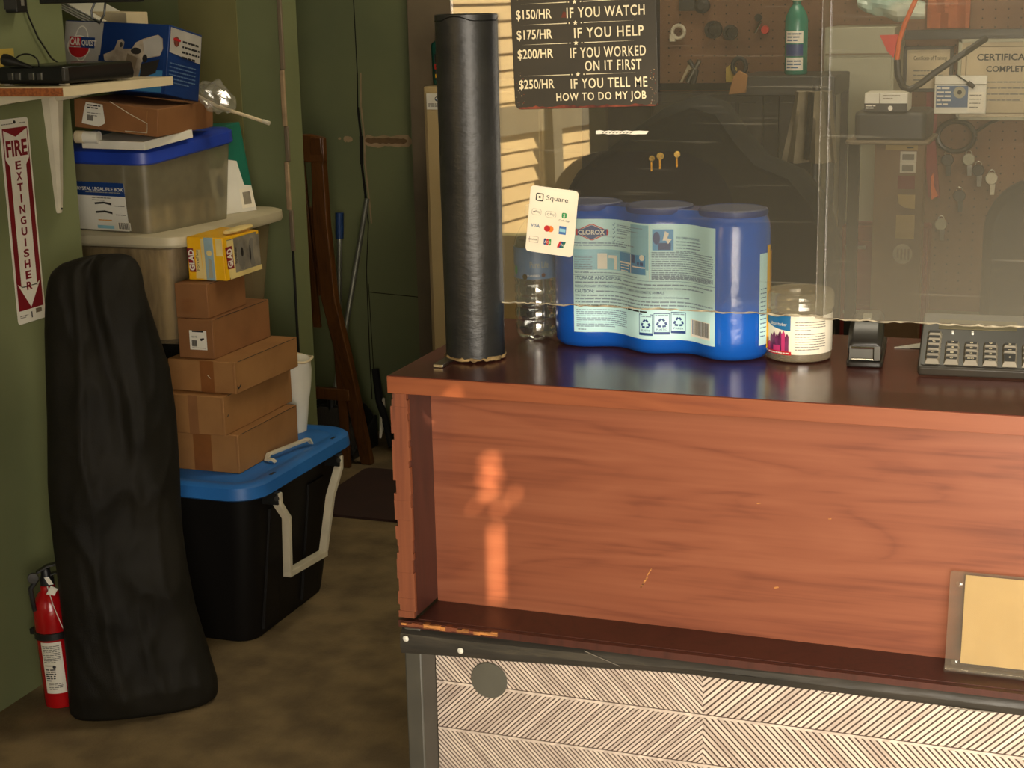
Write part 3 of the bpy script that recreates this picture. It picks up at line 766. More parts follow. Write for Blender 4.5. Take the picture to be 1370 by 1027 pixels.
# price sign
a_ = math.radians(1.5)
ux, uy = Vector((math.cos(a_), 0, math.sin(a_))), Vector((-math.sin(a_), 0, math.cos(a_)))
so = Vector((-0.7517, YP - .0062, 1.3995))
ps = thing('price_sign', 'rusty black tin sign listing hourly labour rates', 'sign', so)
SW = .2002; k_ = 1 / 956; kv = 1 / 1011
b = MB().slab(rounded(0, 0, SW, .33, .009), so, ux, uy, .0012, 'chalk'); b.build('plate', ps, bevel=.0004)
b = MB(); d = Decal(b, plane_fn(so, ux, uy)); L0 = .0016


def row(price, y, lines):
    d.text(price, 7 * k_, y * kv, 48 * k_, 14.5 * kv, 'letters', L0, bold=.012)
    for s, u0, u1, v in lines: d.text(s, u0 * k_, v * kv, (u1 - u0) * k_, 13.6 * kv, 'letters', L0, bold=.012, spacing=1.15)


def rule(v, us=86):
    for u0, u1 in ((13, us - 11), (us + 11, 165)):
        d.poly([(u0 * k_, v * kv), (u1 * k_, (v - .5) * kv), (u1 * k_, (v + .5) * kv)] if u0 < 20 else [(u0 * k_, (v - .5) * kv), (u1 * k_, v * kv), (u0 * k_, (v + .5) * kv)], 'letters', L0)
    d.poly([((us + (3.4 if i % 2 == 0 else 1.5) * math.sin(i * math.pi / 5)) * k_, (v + (3.4 if i % 2 == 0 else 1.5) * math.cos(i * math.pi / 5)) * kv) for i in range(10)], 'letters', L0)
    for u in (us - 8, us + 8): d.disc(u * k_, v * kv, .9 * k_, 'letters', L0, 8)


row('$250/HR', 25.5, [('IF YOU TELL ME', 77, 178, 26), ('HOW TO DO MY JOB', 57, 176, 7)])
rule(45, 87)
row('$200/HR', 66, [('IF YOU WORKED', 78, 177, 66.5), ('ON IT FIRST', 97, 171, 49)])
rule(86.5); row('$175/HR', 91.5, [('IF YOU HELP', 84, 175, 92.5)])
rule(112.5); row('$150/HR', 118, [('IF YOU WATCH', 75, 177, 119)])
rule(140); row('$100/HR', 146, [('FLAT', 117, 150, 146.5)])
b.build('lettering', ps, smooth=False)
b = MB(); d = Decal(b, plane_fn(so, ux, uy))
n = 40
d.poly([(lerp(.006, SW - .004, i / n), .0005) for i in range(n + 1)] + [(lerp(SW - .003, .006, i / n), .0018 + .0028 * random.random() * (0.4 + abs(math.sin(i * .3)))) for i in range(n + 1)], 'rust', .0014)
for i in range(60):
    s = random.choice((0, 1)); u = random.uniform(.001, .016) if s else SW - random.uniform(.001, .012); v = random.uniform(.002, .05) ** 1.0
    d.disc(u, v, random.uniform(.0003, .0009), random.choice(['inkgrey', 'plaster', 'rust']), .0015, 6)
b.build('rust_edge', ps, smooth=False)
b = MB(); d = Decal(b, plane_fn(so, ux, uy))
d.poly([(.071, .119), (.078, .1185), (.0775, .1255), (.074, .127), (.0725, .1235)], 'rust', .0018)
b.build('rust_patch', ps, smooth=False)

# water bottle
wc = Vector((-0.7805, 2.2285, 1.0505))
wt = thing('water_bottle', 'clear plastic water bottle standing behind the acrylic beside the blue wipes pack', 'bottle', wc)
prof = [(.012, .004), (.024, .001), (.0295, .006), (.0322, .016), (.0318, .026), (.0300, .030), (.0322, .036), (.0322, .044), (.0302, .048), (.0322, .054), (.0322, .062), (.0302, .066), (.0322, .072), (.0322, .080),
        (.0305, .084), (.0322, .090), (.0322, .142), (.030, .152), (.022, .168), (.014, .178), (.0128, .186)]
secs = []
for r, z in prof:
    lob = max(0, 1 - z / .03)
    secs.append([wc + Vector((math.cos(a) * r * (1 - .10 * lob * (1 - abs(math.cos(2.5 * a)))), math.sin(a) * r * (1 - .10 * lob * (1 - abs(math.cos(2.5 * a)))), z + .004 * lob * (1 - abs(math.cos(2.5 * a))))) for a in [k * 2 * math.pi / 40 for k in range(40)]])
K['water'] = M('clear_bottle_water', (245, 246, 244), 0.02, trans=1.0, ior=1.33, c2=(240, 242, 240), bump=0.06, bscale=70)
MB().loft(secs, 'glint').build('body', wt)
MB().loft([[wc + (Vector(p) - wc) * 1.0 for p in sc_] for sc_ in [[wc + Vector(((p.x - wc.x) * .93, (p.y - wc.y) * .93, min(p.z - wc.z, .165) * .985 + .002)) for p in q_] for q_ in secs[:-3]]], 'water').build('water', wt)
b = MB(); cyl = lambda u, v, l: wc + Vector((math.sin(u / .0325) * (.0325 + l), -math.cos(u / .0325) * (.0325 + l), v))
K['bottlelabel'] = M('blue_bottle_label', (86, 116, 150), 0.4, c2=(70, 98, 132), scale=30)
d = Decal(b, cyl)
d.rect(-.102, .094, .102, .140, 'bottlelabel', .0001, nu=48)
d.text('Pure Life', .002, .1105, .028, .010, 'pale', .0004); d.text('PURIFIED', -.002, .0975, .018, .0032, 'white', .0004)
d.disc(-.006, .0975, .0042, 'brass', .0005, 16); d.disc(.022, .1000, .003, 'rust', .0005, 12)
d.poly([(-.036, .096), (-.026, .096), (-.028, .112), (-.036, .116)], 'pale', .0004); d.disc(-.024, .106, .004, 'stkgreen', .0005, 10, .007)
b.build('label', wt)
MB().lathe([(.0145, .186), (.0145, .198), (.013, .200), (.0001, .2005)], wc, 'white', 24).build('cap', wt)

# shrink-wrapped pack of six wipe canisters
e_, f_ = Vector((.984, -.174, 0)).normalized(), Vector((.174, .984, 0)).normalized()
c0 = Vector((-0.6940, 2.2215, 1.0505)); SP, RC, HC = .1115, .0525, .2055
cl = thing('wipes_multipack', 'blue shrink-wrapped three-pack of cleaning wipes canisters on the counter', 'multipack', c0 + e_ * SP)
fr_t = lambda s: -RC + .020 * (1 - math.cos(2 * math.pi * s / SP)) / 2 if 0 <= s <= 2 * SP else -math.sqrt(max(1e-6, RC ** 2 - (min(abs(s), abs(s - 2 * SP))) ** 2))


def pack_outline(ins, amp=1.0):
    P = []; R = RC - ins
    for i in range(49):
        s = 2 * SP * i / 48; P.append((s, -R + .020 * amp * (1 - math.cos(2 * math.pi * s / SP)) / 2))
    P += [(2 * SP + R * math.sin(a), -R * math.cos(a)) for a in [math.pi * k / 20 for k in range(1, 21)]]
    for i in range(1, 49):
        s = 2 * SP * (1 - i / 48); P.append((s, R - .020 * (1 - math.cos(2 * math.pi * s / SP)) / 2))
    P += [(-R * math.sin(a), R * math.cos(a)) for a in [math.pi * k / 20 for k in range(1, 20)]]
    return P


b = MB()
b.loft([[c0 + e_ * s + f_ * t + Vector((0, 0, z)) for s, t in pack_outline(i)] for i, z in ((.014, 0), (.005, .003), (.001, .010), (0, .03), (.0005, .10), (0, .17), (.001, .188), (.004, .1955), (.010, HC))], 'filmblue')
b.build('shrink_wrap', cl, angle=50)
for i in range(3):
    MB().lathe([(.0475, -.006), (.0485, -.002), (.0478, .002), (.0440, .0035), (.0430, .0025), (.0001, .0025)], c0 + e_ * SP * i + Vector((0, 0, HC)), 'lidcap', 40).build('canister_lid', cl)
b = MB(); s0_, LW, LZ, LH = .0005, .2190, .0255, .164
pf = lambda u, v, l: c0 + e_ * (s0_ + u) + f_ * (fr_t(s0_ + u) - l - .0008) + Vector((0, 0, LZ + v - .0035 * (u / LW)))
d = Decal(b, pf); U, V = LW, LH
q = lambda u: u * U
w_ = lambda v: v * V
d.rect(0, 0, U, V, 'mint', 0, nu=44)
d.rect(.01 * U, .56 * V, .54 * U, .99 * V, 'mint', .0003, nu=22); d.rect(.40 * U, .60 * V, .54 * U, .985 * V, 'aqua', .0005, nu=8)
cx_, cy_ = .118 * U, .885 * V
hexd = lambda a, h: [(cx_ - a, cy_ - h * .14), (cx_ - a, cy_ + h * .14), (cx_ - .06 * a, cy_ + h), (cx_ + .06 * a, cy_ + h), (cx_ + a, cy_ + h * .14), (cx_ + a, cy_ - h * .14), (cx_ + .06 * a, cy_ - h), (cx_ - .06 * a, cy_ - h)]
d.convex(hexd(.0215, .0118), 'logored', .0006); d.convex(hexd(.0192, .0104), 'white', .0009); d.convex(hexd(.0182, .0098), 'navy', .0012)
d.rect(cx_ - .0205, cy_ - .0045, cx_ + .0205, cy_ + .0045, 'navy', .0013, nu=4)
d.poly([(cx_ - .021, cy_ - .0044), (cx_ - .0182, cy_ - .0044), (cx_ - .0182, cy_ + .0044), (cx_ - .021, cy_ + .0044)], 'logored', .0014)
d.poly([(cx_ + .0182, cy_ - .0044), (cx_ + .021, cy_ - .0044), (cx_ + .021, cy_ + .0044), (cx_ + .0182, cy_ + .0044)], 'logored', .0014)
d.text('CLOROX', cx_ - .0172, cy_ - .0036, .0344, .0072, 'white', .0017, bold=.035)
for i in range(5):
    v = (.955 - i * .036) * V; u = .245 * U
    d.line(u, v, u + .0012, v - .0016, .0007, 'navy', .0008); d.line(u + .0012, v - .0016, u + .004, v + .002, .0007, 'navy', .0008)
    d.greek(.275 * U, v - .001, (.50 - .03 * i) * U, 2 if i < 2 else 1, .0024, .0013, 'finetext', .0008, .6)
d.greek(.01 * U, .785 * V, .43 * U, 2, .0032, .0018, 'finetext', .0008, .85)
d.rect(.005 * U, .555 * V, .525 * U, .735 * V, 'aqua', .0006, nu=22)
d.rect(.30 * U, .56 * V, .52 * U, .725 * V, 'midblue', .0009, nu=10); d.rect(.145 * U, .56 * V, .285 * U, .73 * V, 'aqua', .0010, nu=5)
d.rect(.15 * U, .562 * V, .208 * U, .70 * V, 'white', .0012, nu=3); d.rect(.215 * U, .66 * V, .275 * U, .685 * V, 'white', .0013, nu=3); d.rect(.255 * U, .562 * V, .275 * U, .66 * V, 'white', .0012)
d.rect(.30 * U, .63 * V, .40 * U, .645 * V, 'white', .0013, nu=4); d.rect(.40 * U, .56 * V, .405 * U, .725 * V, 'white', .0013); d.rect(.41 * U, .65 * V, .44 * U, .722 * V, 'navy', .0012)
d.rect(.42 * U, .615 * V, .52 * U, .625 * V, 'white', .0013, nu=4); d.rect(.46 * U, .635 * V, .505 * U, .665 * V, 'navy', .0012); d.disc(.497 * U, .705 * V, .0042, 'white', .0014, 14)
d.greek(.01 * U, .66 * V, .12 * U, 7, .0034, .0015, 'finetext', .0010, .8); d.greek(.31 * U, .61 * V, .39 * U, 3, .004, .0016, 'white', .0013, .8)
d.greek(.01 * U, .525 * V, .46 * U, 1, .003, .0014, 'finetext', .0008, 1)
d.rect(.0, .505 * V, U, .508 * V, 'slate', .0007, nu=44)
d.rect(.545 * U, .505 * V, .547 * U, .99 * V, 'white', .0007)
d.rect(.565 * U, .775 * V, .685 * U, .955 * V, 'midblue', .0007, nu=5); d.disc(.59 * U, .88 * V, .0045, 'navy', .001, 14, .009); d.rect(.60 * U, .78 * V, .67 * U, .84 * V, 'navy', .001, nu=3)
d.poly([(.625 * U, .86 * V), (.638 * U, .94 * V), (.66 * U, .92 * V), (.65 * U, .88 * V), (.675 * U, .87 * V), (.655 * U, .83 * V), (.645 * U, .86 * V)], 'white', .0013)
d.text('TO OPEN PACKAGE:', .70 * U, .872 * V, .17 * U, .0034, 'slate', .0008, bold=.02)
d.greek(.70 * U, .845 * V, .88 * U, 4, .0044, .0016, 'finetext', .0008, .8)
d.greek(.56 * U, .752 * V, .985 * U, 13, .00315, .0015, 'finetext', .0008, .9)
d.greek(.56 * U, .475 * V + .012, .985 * U, 2, .0028, .0016, 'finetext', .0009, 1)
d.text('STORAGE AND DISPOSAL', .012 * U, .468 * V, .30 * U, .0052, 'slate', .0009, bold=.02)
d.greek(.33 * U, .470 * V, .99 * U, 1, .003, .0019, 'finetext', .0009, 1); d.greek(.012 * U, .438 * V, .96 * U, 1, .003, .0019, 'finetext', .0009, .95)
d.text('PRECAUTIONARY STATEMENTS: HAZARDS TO HUMANS AND DOMESTIC ANIMALS', .012 * U, .398 * V, .62 * U, .0036, 'slate', .0009, bold=.01)
d.text('CAUTION:', .012 * U, .352 * V, .115 * U, .0050, 'slate', .0009, bold=.02)
d.greek(.14 * U, .360 * V, .80 * U, 1, .003, .0018, 'finetext', .0009, 1); d.greek(.012 * U, .322 * V, .985 * U, 3, .0048, .0020, 'finetext', .0009, .7)
d.greek(.012 * U, .232 * V, .53 * U, 1, .003, .0022, 'ink', .0009, 1)
d.greek(.02 * U, .196 * V, .36 * U, 9, .0030, .0014, 'finetext', .0009, .7); d.greek(.03 * U, .022 * V, .08 * U, 1, .003, .0014, 'finetext', .0009, 1)
for i in range(3):                            # three recycling panels
    a0, v0 = (.475 + i * .098) * U, (.035 + .012 * i) * V; wv, hv = .092 * U, .185 * V
    d.ring([(a0, v0), (a0 + wv, v0), (a0 + wv, v0 + hv), (a0, v0 + hv)], .0012, 'navy', .0009)
    d.rect(a0, v0, a0 + wv, v0 + .022 * V, 'navy', .0010, nu=4)
    d.greek(a0 + .002, v0 + hv - .004, a0 + wv - .002, 1, .003, .0016, 'finetext', .0009, 1); d.text(('PLASTIC', 'PLASTIC', 'PAPER')[i], a0 + .0035, v0 + .0058, wv - .007, .0026, 'navy', .0009)
    uu, vv = a0 + wv / 2, v0 + hv * .53
    for kk in range(3):
        a = math.radians(90 + 120 * kk)
        for s in (-1, 1):
            aa = a + s * .42; x, y = uu + .0052 * math.cos(aa), vv + .0052 * math.sin(aa); t = a + math.pi / 2 + s * .9
            d.poly([(x + .0022 * math.cos(t) + .0014 * math.cos(t + 1.57), y + .0022 * math.sin(t) + .0014 * math.sin(t + 1.57)), (x - .0022 * math.cos(t) + .0014 * math.cos(t + 1.57), y - .0022 * math.sin(t) + .0014 * math.sin(t + 1.57)),
                    (x - .0022 * math.cos(t) - .0014 * math.cos(t + 1.57), y - .0022 * math.sin(t) - .0014 * math.sin(t + 1.57)), (x + .0022 * math.cos(t) - .0014 * math.cos(t + 1.57), y + .0022 * math.sin(t) - .0014 * math.sin(t + 1.57))], 'navy', .001)
d.rect(.80 * U, .045 * V, .965 * U, .195 * V, 'white', .0008, nu=6)
x = .812 * U
while x < .955 * U:
    w = random.choice((.0004, .0006, .0011)); d.rect(x, .065 * V, x + w, .19 * V, 'ink' if random.random() > .3 else 'slate', .0011); x += w + random.choice((.0004, .0007))
b.build('label', cl)
b = MB(); sf = lambda u, v, l: c0 + e_ * (2 * SP + (RC + l) * math.cos(u / RC)) + f_ * ((RC + l) * math.sin(u / RC)) + Vector((0, 0, v))
d = Decal(b, sf)
d.rect(-.022, .022, -.005, .150, 'mint', .0010, nu=5); d.rect(-.005, .016, .005, .160, 'yellow', .0011, nu=3); d.rect(.005, .022, .045, .15, 'orange', .0012, nu=6)
d.greek(-.020, .10, -.007, 12, .006, .0014, 'slate', .0014, .8)
b.build('side_label', cl)

# plastic jar of scent beads
jc = Vector((-0.3825, 2.1955, 1.0505)); JR = .0455
jt = thing('jar', 'clear jar of dark purple beads with a cream label on the counter', 'jar', jc)
MB().lathe([(.040, 0), (.0445, .002), (JR, .006), (JR, .068), (.0435, .072)], jc, 'jarclear', 48).build('body', jt)
MB().lathe([(.038, .002), (.0430, .004), (.0435, .060), (.040, .064), (.02, .066), (.0001, .065)], jc, 'beads', 40).build('beads', jt)
MB().lathe([(.0455, .072), (.0475, .0725), (.0478, .076), (.0470, .0785), (.0478, .081), (.0470, .0835), (.0478, .086), (.0472, .092), (.0450, .0955), (.041, .0955), (.0405, .0945), (.0001, .0945)], jc, 'lidclear', 48).build('lid', jt)
b = MB(); cyl2 = lambda u, v, l: jc + Vector((math.sin(u / JR) * (JR + l), -math.cos(u / JR) * (JR + l), v))
d = Decal(b, cyl2); vt = .066; vb = .0125
d.rect(-.110, vb, .110, vt, 'sticker', .0004, nu=60)
arc = [(-.060 + .0565 * i / 16, vt - .004 - .0165 * math.sin(math.pi / 2 * (i / 16)) ** .8) for i in range(17)]
for (a, c), (e2, g) in zip(arc, arc[1:]): d.poly([(a, c), (e2, g), (e2, vt), (a, vt)], 'jarblue', .0007)
for kk in range(10):
    x = -.058 + kk * .0052; h = (.012, .016, .018, .013, .024, .028, .025, .030, .030, .026)[kk]
    d.poly([(x, .0155), (x + .0055, .0155), (x + .0055, .0155 + h * .85), (x + .003, .0155 + h), (x, .0155 + h * .8)], 'purple' if kk not in (3, 8) else 'magenta', .0007 + kk * .00002)
d.rect(-.030, .0165, -.018, .024, 'magenta', .0011, nu=3); d.rect(-.042, .0115, -.002, .0165, 'logored', .0010, nu=8); d.greek(-.040, .0130, -.005, 1, .003, .0018, 'white', .0013, 1)
d.text('allison barber', -.036, .052, .027, .0046, 'white', .0012); d.text('care', -.060, .046, .014, .006, 'ink', .0010)
d.greek(.003, .057, .048, 4, .0036, .0012, 'inkgrey', .0008, .5); d.greek(.003, .0405, .048, 7, .0036, .0012, 'inkgrey', .0008, .8)
b.build('label', jt)

# stapler
st = thing('stapler', 'black stapler lying on the counter between the jar and the calculator', 'stapler', (-0.288, 2.23, 1.0505))
T = Matrix.Translation((-0.2855, 2.150, 1.0505)) @ Matrix.Rotation(math.radians(5), 4, 'Z')
b = MB(T); b.slab(rounded(-.024, 0, .024, .175, .006), (0, 0, 0), (1, 0, 0), (0, 1, 0), .008, 'staple'); b.build('base', st, bevel=.002)
b = MB(T)
b.loft([[(x, y, z) for x, z in ((-w, z0), (w, z0), (w, z1 - .006), (w - .006, z1), (-w + .006, z1), (-w, z1 - .006))] for y, w, z0, z1 in ((-.002, .0215, .020, .034), (.004, .0225, .018, .040), (.030, .0230, .018, .053), (.075, .0225, .020, .060), (.135, .020, .016, .054), (.170, .018, .010, .036))], 'staple')
b.build('arm', st, bevel=.0015)
b = MB(T); b.box((-.0185, .002, .009), (.0185, .12, .020), 'metal'); b.build('magazine', st, bevel=.001)
b = MB(T)
b.tube([(-.017, -.004, .028), (.012, -.004, .028), (.012, -.004, .0125), (-.017, -.004, .0125)], .0018, 'chrome', 6); b.box((-.020, -.003, .011), (.021, .0, .030), 'greymetal')
b.build('front_plate', st)
b = MB(T); b.slab(rounded(-.006, 0, .006, .022, .002), (0, .045, .0585), (1, 0, 0), (0, .99, .12), .001, 'metal'); b.build('badge', st)

# calculator
ang = math.radians(3.5); cux = Vector((math.cos(ang), math.sin(ang), 0)); cuy = Vector((-math.sin(ang) * .975, math.cos(ang) * .975, .240)).normalized(); cn = cux.cross(cuy)
co = Vector((-0.2125, 2.1215, 1.0505))
ca = thing('calculator', 'dark desk calculator with pale-fronted keys on the counter', 'calculator', co)
CW, CD = .178, .172
b = MB(); b.slab(rounded(0, 0, CW, CD, .006), co + Vector((0, 0, .0005)), cux, cuy, .012, 'calcbody'); b.build('case', ca, bevel=.002)
b = MB(); b.slab(rounded(.004, .006, CW - .004, CD - .006, .004), co + cn * .0127, cux, cuy, .0008, 'calcface'); b.build('face', ca)
b = MB(); b.slab([(.022, .118), (.125, .118), (.125, .146), (.022, .146)], co + cn * .0136, cux, cuy, .001, 'lcd'); b.build('display', ca)
legends = [['', 'C', '', '%', '', ''], ['0', '1', '4', '7'], ['00', '2', '5', '8'], ['.', '3', '6', '9'], ['+', None, '-', 'x'], ['=', '-', '+', '/']]
for ci, colk in enumerate(legends):
    for ri, s in enumerate(colk):
        if s is None: continue
        big = (s == '+' and ci == 4)
        kx, ky = .0085 + ci * .0245, .0085 + ri * .0158; kd = .0285 if big else .0128
        if ky + kd > .104: continue
        b = MB()
        P = lambda x, y, z: co + cux * x + cuy * y + cn * z
        z0, z1 = .0136, .0195
        b.hexa([P(kx, ky, z0), P(kx + .0192, ky, z0), P(kx + .0192, ky + kd, z0), P(kx, ky + kd, z0), P(kx + .003, ky + .0042, z1), P(kx + .0162, ky + .0042, z1), P(kx + .0172, ky + kd - .0006, z1), P(kx + .002, ky + kd - .0006, z1)], 'keygrey')
        dk = Decal(b, plane_fn(co + cn * z1, cux, cuy))
        dk.poly([(kx + .003, ky + .0045), (kx + .0162, ky + .0045), (kx + .0170, ky + kd - .0008), (kx + .0022, ky + kd - .0008)], 'ink', .0003)
        if s: dk.text(s, kx + .0096 - .0021 * len(s), ky + .0062 + (kd - .0128) / 2, .0042 * len(s), .0048 if s not in '.-=' else .0014, 'letters', .0006, bold=.02)
        b.build('key', ca, smooth=False)
for u in (.040, .066): MB().slab(rounded(u, .1015, u + .003, .108, .001), co + cn * .0136, cux, cuy, .003, 'pin').build('slide_switch', ca)
b = MB().slab([(0, 0), (.060, .004), (.045, .05)], (-0.262, 2.285, 1.0505), (1, 0, 0), (0, 1, 0), .0012, 'white')
tag(b.build('paper_scrap', smooth=False), 'white paper corner lying behind the calculator', 'paper')

# ------------------------------------------------------------------ left wall: sign, shelf, router, cables
sg = thing('fire_extinguisher_sign', 'red and white downward arrow fire extinguisher sign on the green wall', 'sign', (XW, 3.0, .85))
so = Vector((XW + .0006, 2.949, .8535)); ux, uy = Vector((0, 1, 0)), Vector((0, 0, 1))
b = MB().slab(rounded(0, 0, .1015, .457, .008), so, ux, uy, .0012, 'white'); b.build('plate', sg)
b = MB(); d = Decal(b, plane_fn(so, ux, uy)); L0 = .0016
Wd, Hd = .1015, .457
d.rect(.006, .030, Wd - .006, Hd - .020, 'sign_red', L0)
yy = lambda v: Hd - v
for poly in ([(.009, yy(.024)), (Wd / 2, yy(.040)), (Wd - .009, yy(.024)), (Wd - .009, yy(.088)), (Wd - .022, yy(.104)), (Wd - .022, yy(.376)), (.022, yy(.376)), (.022, yy(.104)), (.009, yy(.088))],
             [(.009, yy(.366)), (.022, yy(.374)), (Wd - .022, yy(.374)), (Wd - .009, yy(.366)), (Wd / 2, yy(.424))]):
    d.poly(poly, 'white', L0 + .0003)
d.text('FIRE', .0135, yy(.083), Wd - .027, .036, 'sign_red', L0 + .0007, bold=.035)
for i, c in enumerate('EXTINGUISHER'):
    wv = .006 if c == 'I' else .0205
    d.text(c, Wd / 2 - wv / 2, yy(.112 + i * .0247), wv, .0185, 'sign_red', L0 + .0007, bold=.035)
d.greek(.004, yy(.012), .045, 1, .003, .002, 'inkgrey', L0, 1); d.greek(.068, yy(.012), .092, 1, .003, .002, 'inkgrey', L0, 1)
d.greek(.008, yy(.440), .038, 2, .004, .002, 'inkgrey', L0, .7); d.rect(.049, yy(.448), .053, yy(.434), 'ink', L0); d.rect(.066, yy(.440), .088, yy(.430), 'taupe', L0)
b.build('print', sg, smooth=False)
MB().lathe([(.0001, 0), (.0035, 0), (.0035, .002), (.0001, .003)], so + Vector((.0012, Wd / 2, Hd - .008)), 'ink', 14, (1, 0, 0)).build('nail', sg)

sf_ = thing('wall_shelf', 'white melamine wall shelf with a raw brown end on tapered brackets', 'shelf', (-2.13, 3.02, 1.08))
b = MB(); b.box((XW, 2.8165, 1.3700), (-2.0015, 3.232, 1.3885), 'cream'); b.box((XW, 2.8150, 1.3702), (-2.0015, 2.8168, 1.3868), 'particle'); b.build('board', sf_)
b = MB(); b.box((-2.0018, 2.815, 1.3695), (-2.000, 3.233, 1.389), 'cream'); b.build('edge_strip', sf_)
for y0, zb in ((3.136, 1.083), (2.862, 1.083)):
    b = MB()
    b.loft([[(XW, y0 - w, z), (XW + h * .6, y0 - w * .9, z), (XW + h, y0 - w * .35, z), (XW + h, y0 + w * .35, z), (XW + h * .6, y0 + w * .9, z), (XW, y0 + w, z)] for z, w, h in ((zb, .007, .006), (zb + .008, .010, .009), (zb + .05, .0125, .014), (zb + .2, .022, .026), (1.3698, .030, .034))], 'ivory')
    b.loft([[(x, y0 - w, 1.3698), (x, y0 - w * .5, 1.3698 - h), (x, y0 + w * .5, 1.3698 - h), (x, y0 + w, 1.3698)] for x, w, h in ((XW + .03, .028, .03), (-2.16, .020, .016), (-2.06, .012, .004))], 'ivory')
    b.lathe([(.0028, 0), (.0028, .0015), (.0001, .002)], (XW + .0085, y0, zb + .010), 'ink', 10, (1, 0, 0))
    b.build('bracket', sf_, angle=25)

ro = thing('network_router', 'flat black router on the wall shelf', 'router', (-2.13, 2.98, 1.389))
T = Matrix.Translation((-2.035, 2.868, 1.3925))
b = MB(T); b.loft([[(-.160, 0, 0), (0, 0, 0), (.006, .25, 0), (-.150, .25, 0)], [(-.160, -.002, .012), (.002, -.002, .012), (.008, .252, .012), (-.150, .252, .012)], [(-.158, .0, .034), (-.001, .0, .034), (.005, .25, .034), (-.149, .25, .034)], [(-.150, .006, .037), (-.006, .006, .037), (0, .244, .037), (-.143, .244, .037)]], 'blackgloss'); b.build('case', ro, bevel=.002)
for x in (-.148, -.010):
    for y in (.008, .236): MB(T).box((x - .007, y, -.0035), (x + .009, y + .012, 0.001), 'ivory').build('foot', ro)
for x0 in (-.136, -.118, -.084, -.064):
    b = MB(T); b.box((x0, -.0025, .009), (x0 + .012, .001, .022), 'darkgrey'); b.box((x0 + .0108, -.0032, .009), (x0 + .0125, 0, .023), 'metal'); b.build('port', ro)
b = MB(T); b.box((-.003, -.003, .006), (.006, .012, .033), 'darkgrey'); b.build('corner_trim', ro, bevel=.002)
b = MB(); b.lathe([(.004, -.012), (.011, -.008), (.013, 0), (.011, .012), (.006, .030), (.003, .06)], (-2.168, 2.862, 1.4425), 'black', 14, (.95, .1, -.25)); b.build('cable_plug', ro)
b = MB(); pts = []
for i in range(25):
    t = i / 24; a = math.pi * (1.15 - 1.35 * t)
    pts.append((-2.128 + .030 * math.cos(a), 2.875, 1.434 + .020 * math.sin(a)))
b.tube(pts, .0018, 'black', 6); b.build('cable_loop', ro)

pw = thing('power_adapter', 'black plug-in adapter high on the green wall beside the hanging cable', 'adapter', (XW + .02, 3.03, 1.537))
b = MB(); b.box((XW, 3.008, 1.5375), (XW + .032, 3.046, 1.62), 'black'); b.build('body', pw, bevel=.003)
b = MB(); b.box((XW + .0325, 3.022, 1.552), (XW + .034, 3.032, 1.565), 'inkgrey'); b.box((XW, 3.005, 1.545), (XW + .033, 3.0075, 1.62), 'darkgrey'); b.build('face_plate', pw)
b = MB().tube([(XW + .006, 3.055, 1.64), (XW + .006, 3.068, 1.565), (XW + .006, 3.082, 1.527), (XW + .006, 3.108, 1.482), (XW + .008, 3.150, 1.434), (XW + .02, 3.165, 1.420), (XW + .06, 3.17, 1.408), (XW + .1, 3.15, 1.402)], .0019, 'black', 6)
tag(b.build('cable'), 'thin black cable hanging down the green wall to the shelf', 'cable')
b = MB().slab([(0, 0), (.085, 0), (.085, .058), (0, .058)], (XW + .0006, 2.938, 1.404), (0, 1, 0), (0, 0, 1), .0006, 'sticky')
tag(b.build('sticky_note'), 'yellow paper note on the wall behind the router', 'note')

mo = thing('monitor', 'black flat monitor above the wall shelf, only its lower edge in view', 'monitor', (-2.04, 3.0, 1.551))
b = MB(); b.box((-2.164, 2.985, 1.5545), (-1.918, 3.012, 1.80), 'black'); b.build('case', mo, bevel=.003)
b = MB(); b.box((-2.155, 2.9835, 1.565), (-1.927, 2.9852, 1.79), 'lcd'); b.build('screen', mo)
b = MB(); b.box((XW, 3.02, 1.66), (XW + .012, 3.10, 1.74), 'black'); b.tube([(XW + .01, 3.06, 1.70), (-2.14, 3.045, 1.70), (-2.06, 3.010, 1.70)], .012, 'black', 10); b.build('wall_arm', mo)
b = MB().tube([(-2.012, 3.0, 1.575), (-2.004, 2.995, 1.555), (-2.006, 2.99, 1.530), (-2.020, 2.99, 1.512), (-2.036, 2.99, 1.522), (-2.037, 2.99, 1.538), (-2.030, 2.995, 1.556), (-2.026, 3.0, 1.575)], .0024, 'black', 7)
b.build('cable_loop', mo)

# ------------------------------------------------------------------ fire extinguisher
ex = thing('fire_extinguisher', 'small red fire extinguisher on the floor by the black bag', 'fire extinguisher', (-2.160, 2.838, 0))
T = Matrix.Translation((-2.160, 2.838, 0)) @ Matrix.Rotation(math.radians(-2.5), 4, 'Y')
MB(T).lathe([(.0340, .001), (.0385, .004), (.0395, .012), (.0395, .215), (.0385, .232), (.034, .252), (.025, .268), (.017, .276), (.0155, .288)], (0, 0, 0), 'extred', 40).build('cylinder', ex)
b = MB(T); b.lathe([(.0395, .166), (.0425, .167), (.0425, .182), (.0395, .183)], (0, 0, 0), 'black', 40, caps=False); b.box((-.056, -.012, .168), (-.040, .006, .181), 'black'); b.build('bracket_strap', ex)
vdir = math.atan2(-.80, .60)                  # the label faces the room
cyl3 = lambda u, v, l: T @ Vector((math.cos(vdir + (u - .004) / .0395) * (.0395 + l), math.sin(vdir + (u - .004) / .0395) * (.0395 + l), v))
b = MB(); d = Decal(b, cyl3); d.rect(-.030, .040, .017, .162, 'white', .0004, nu=14)
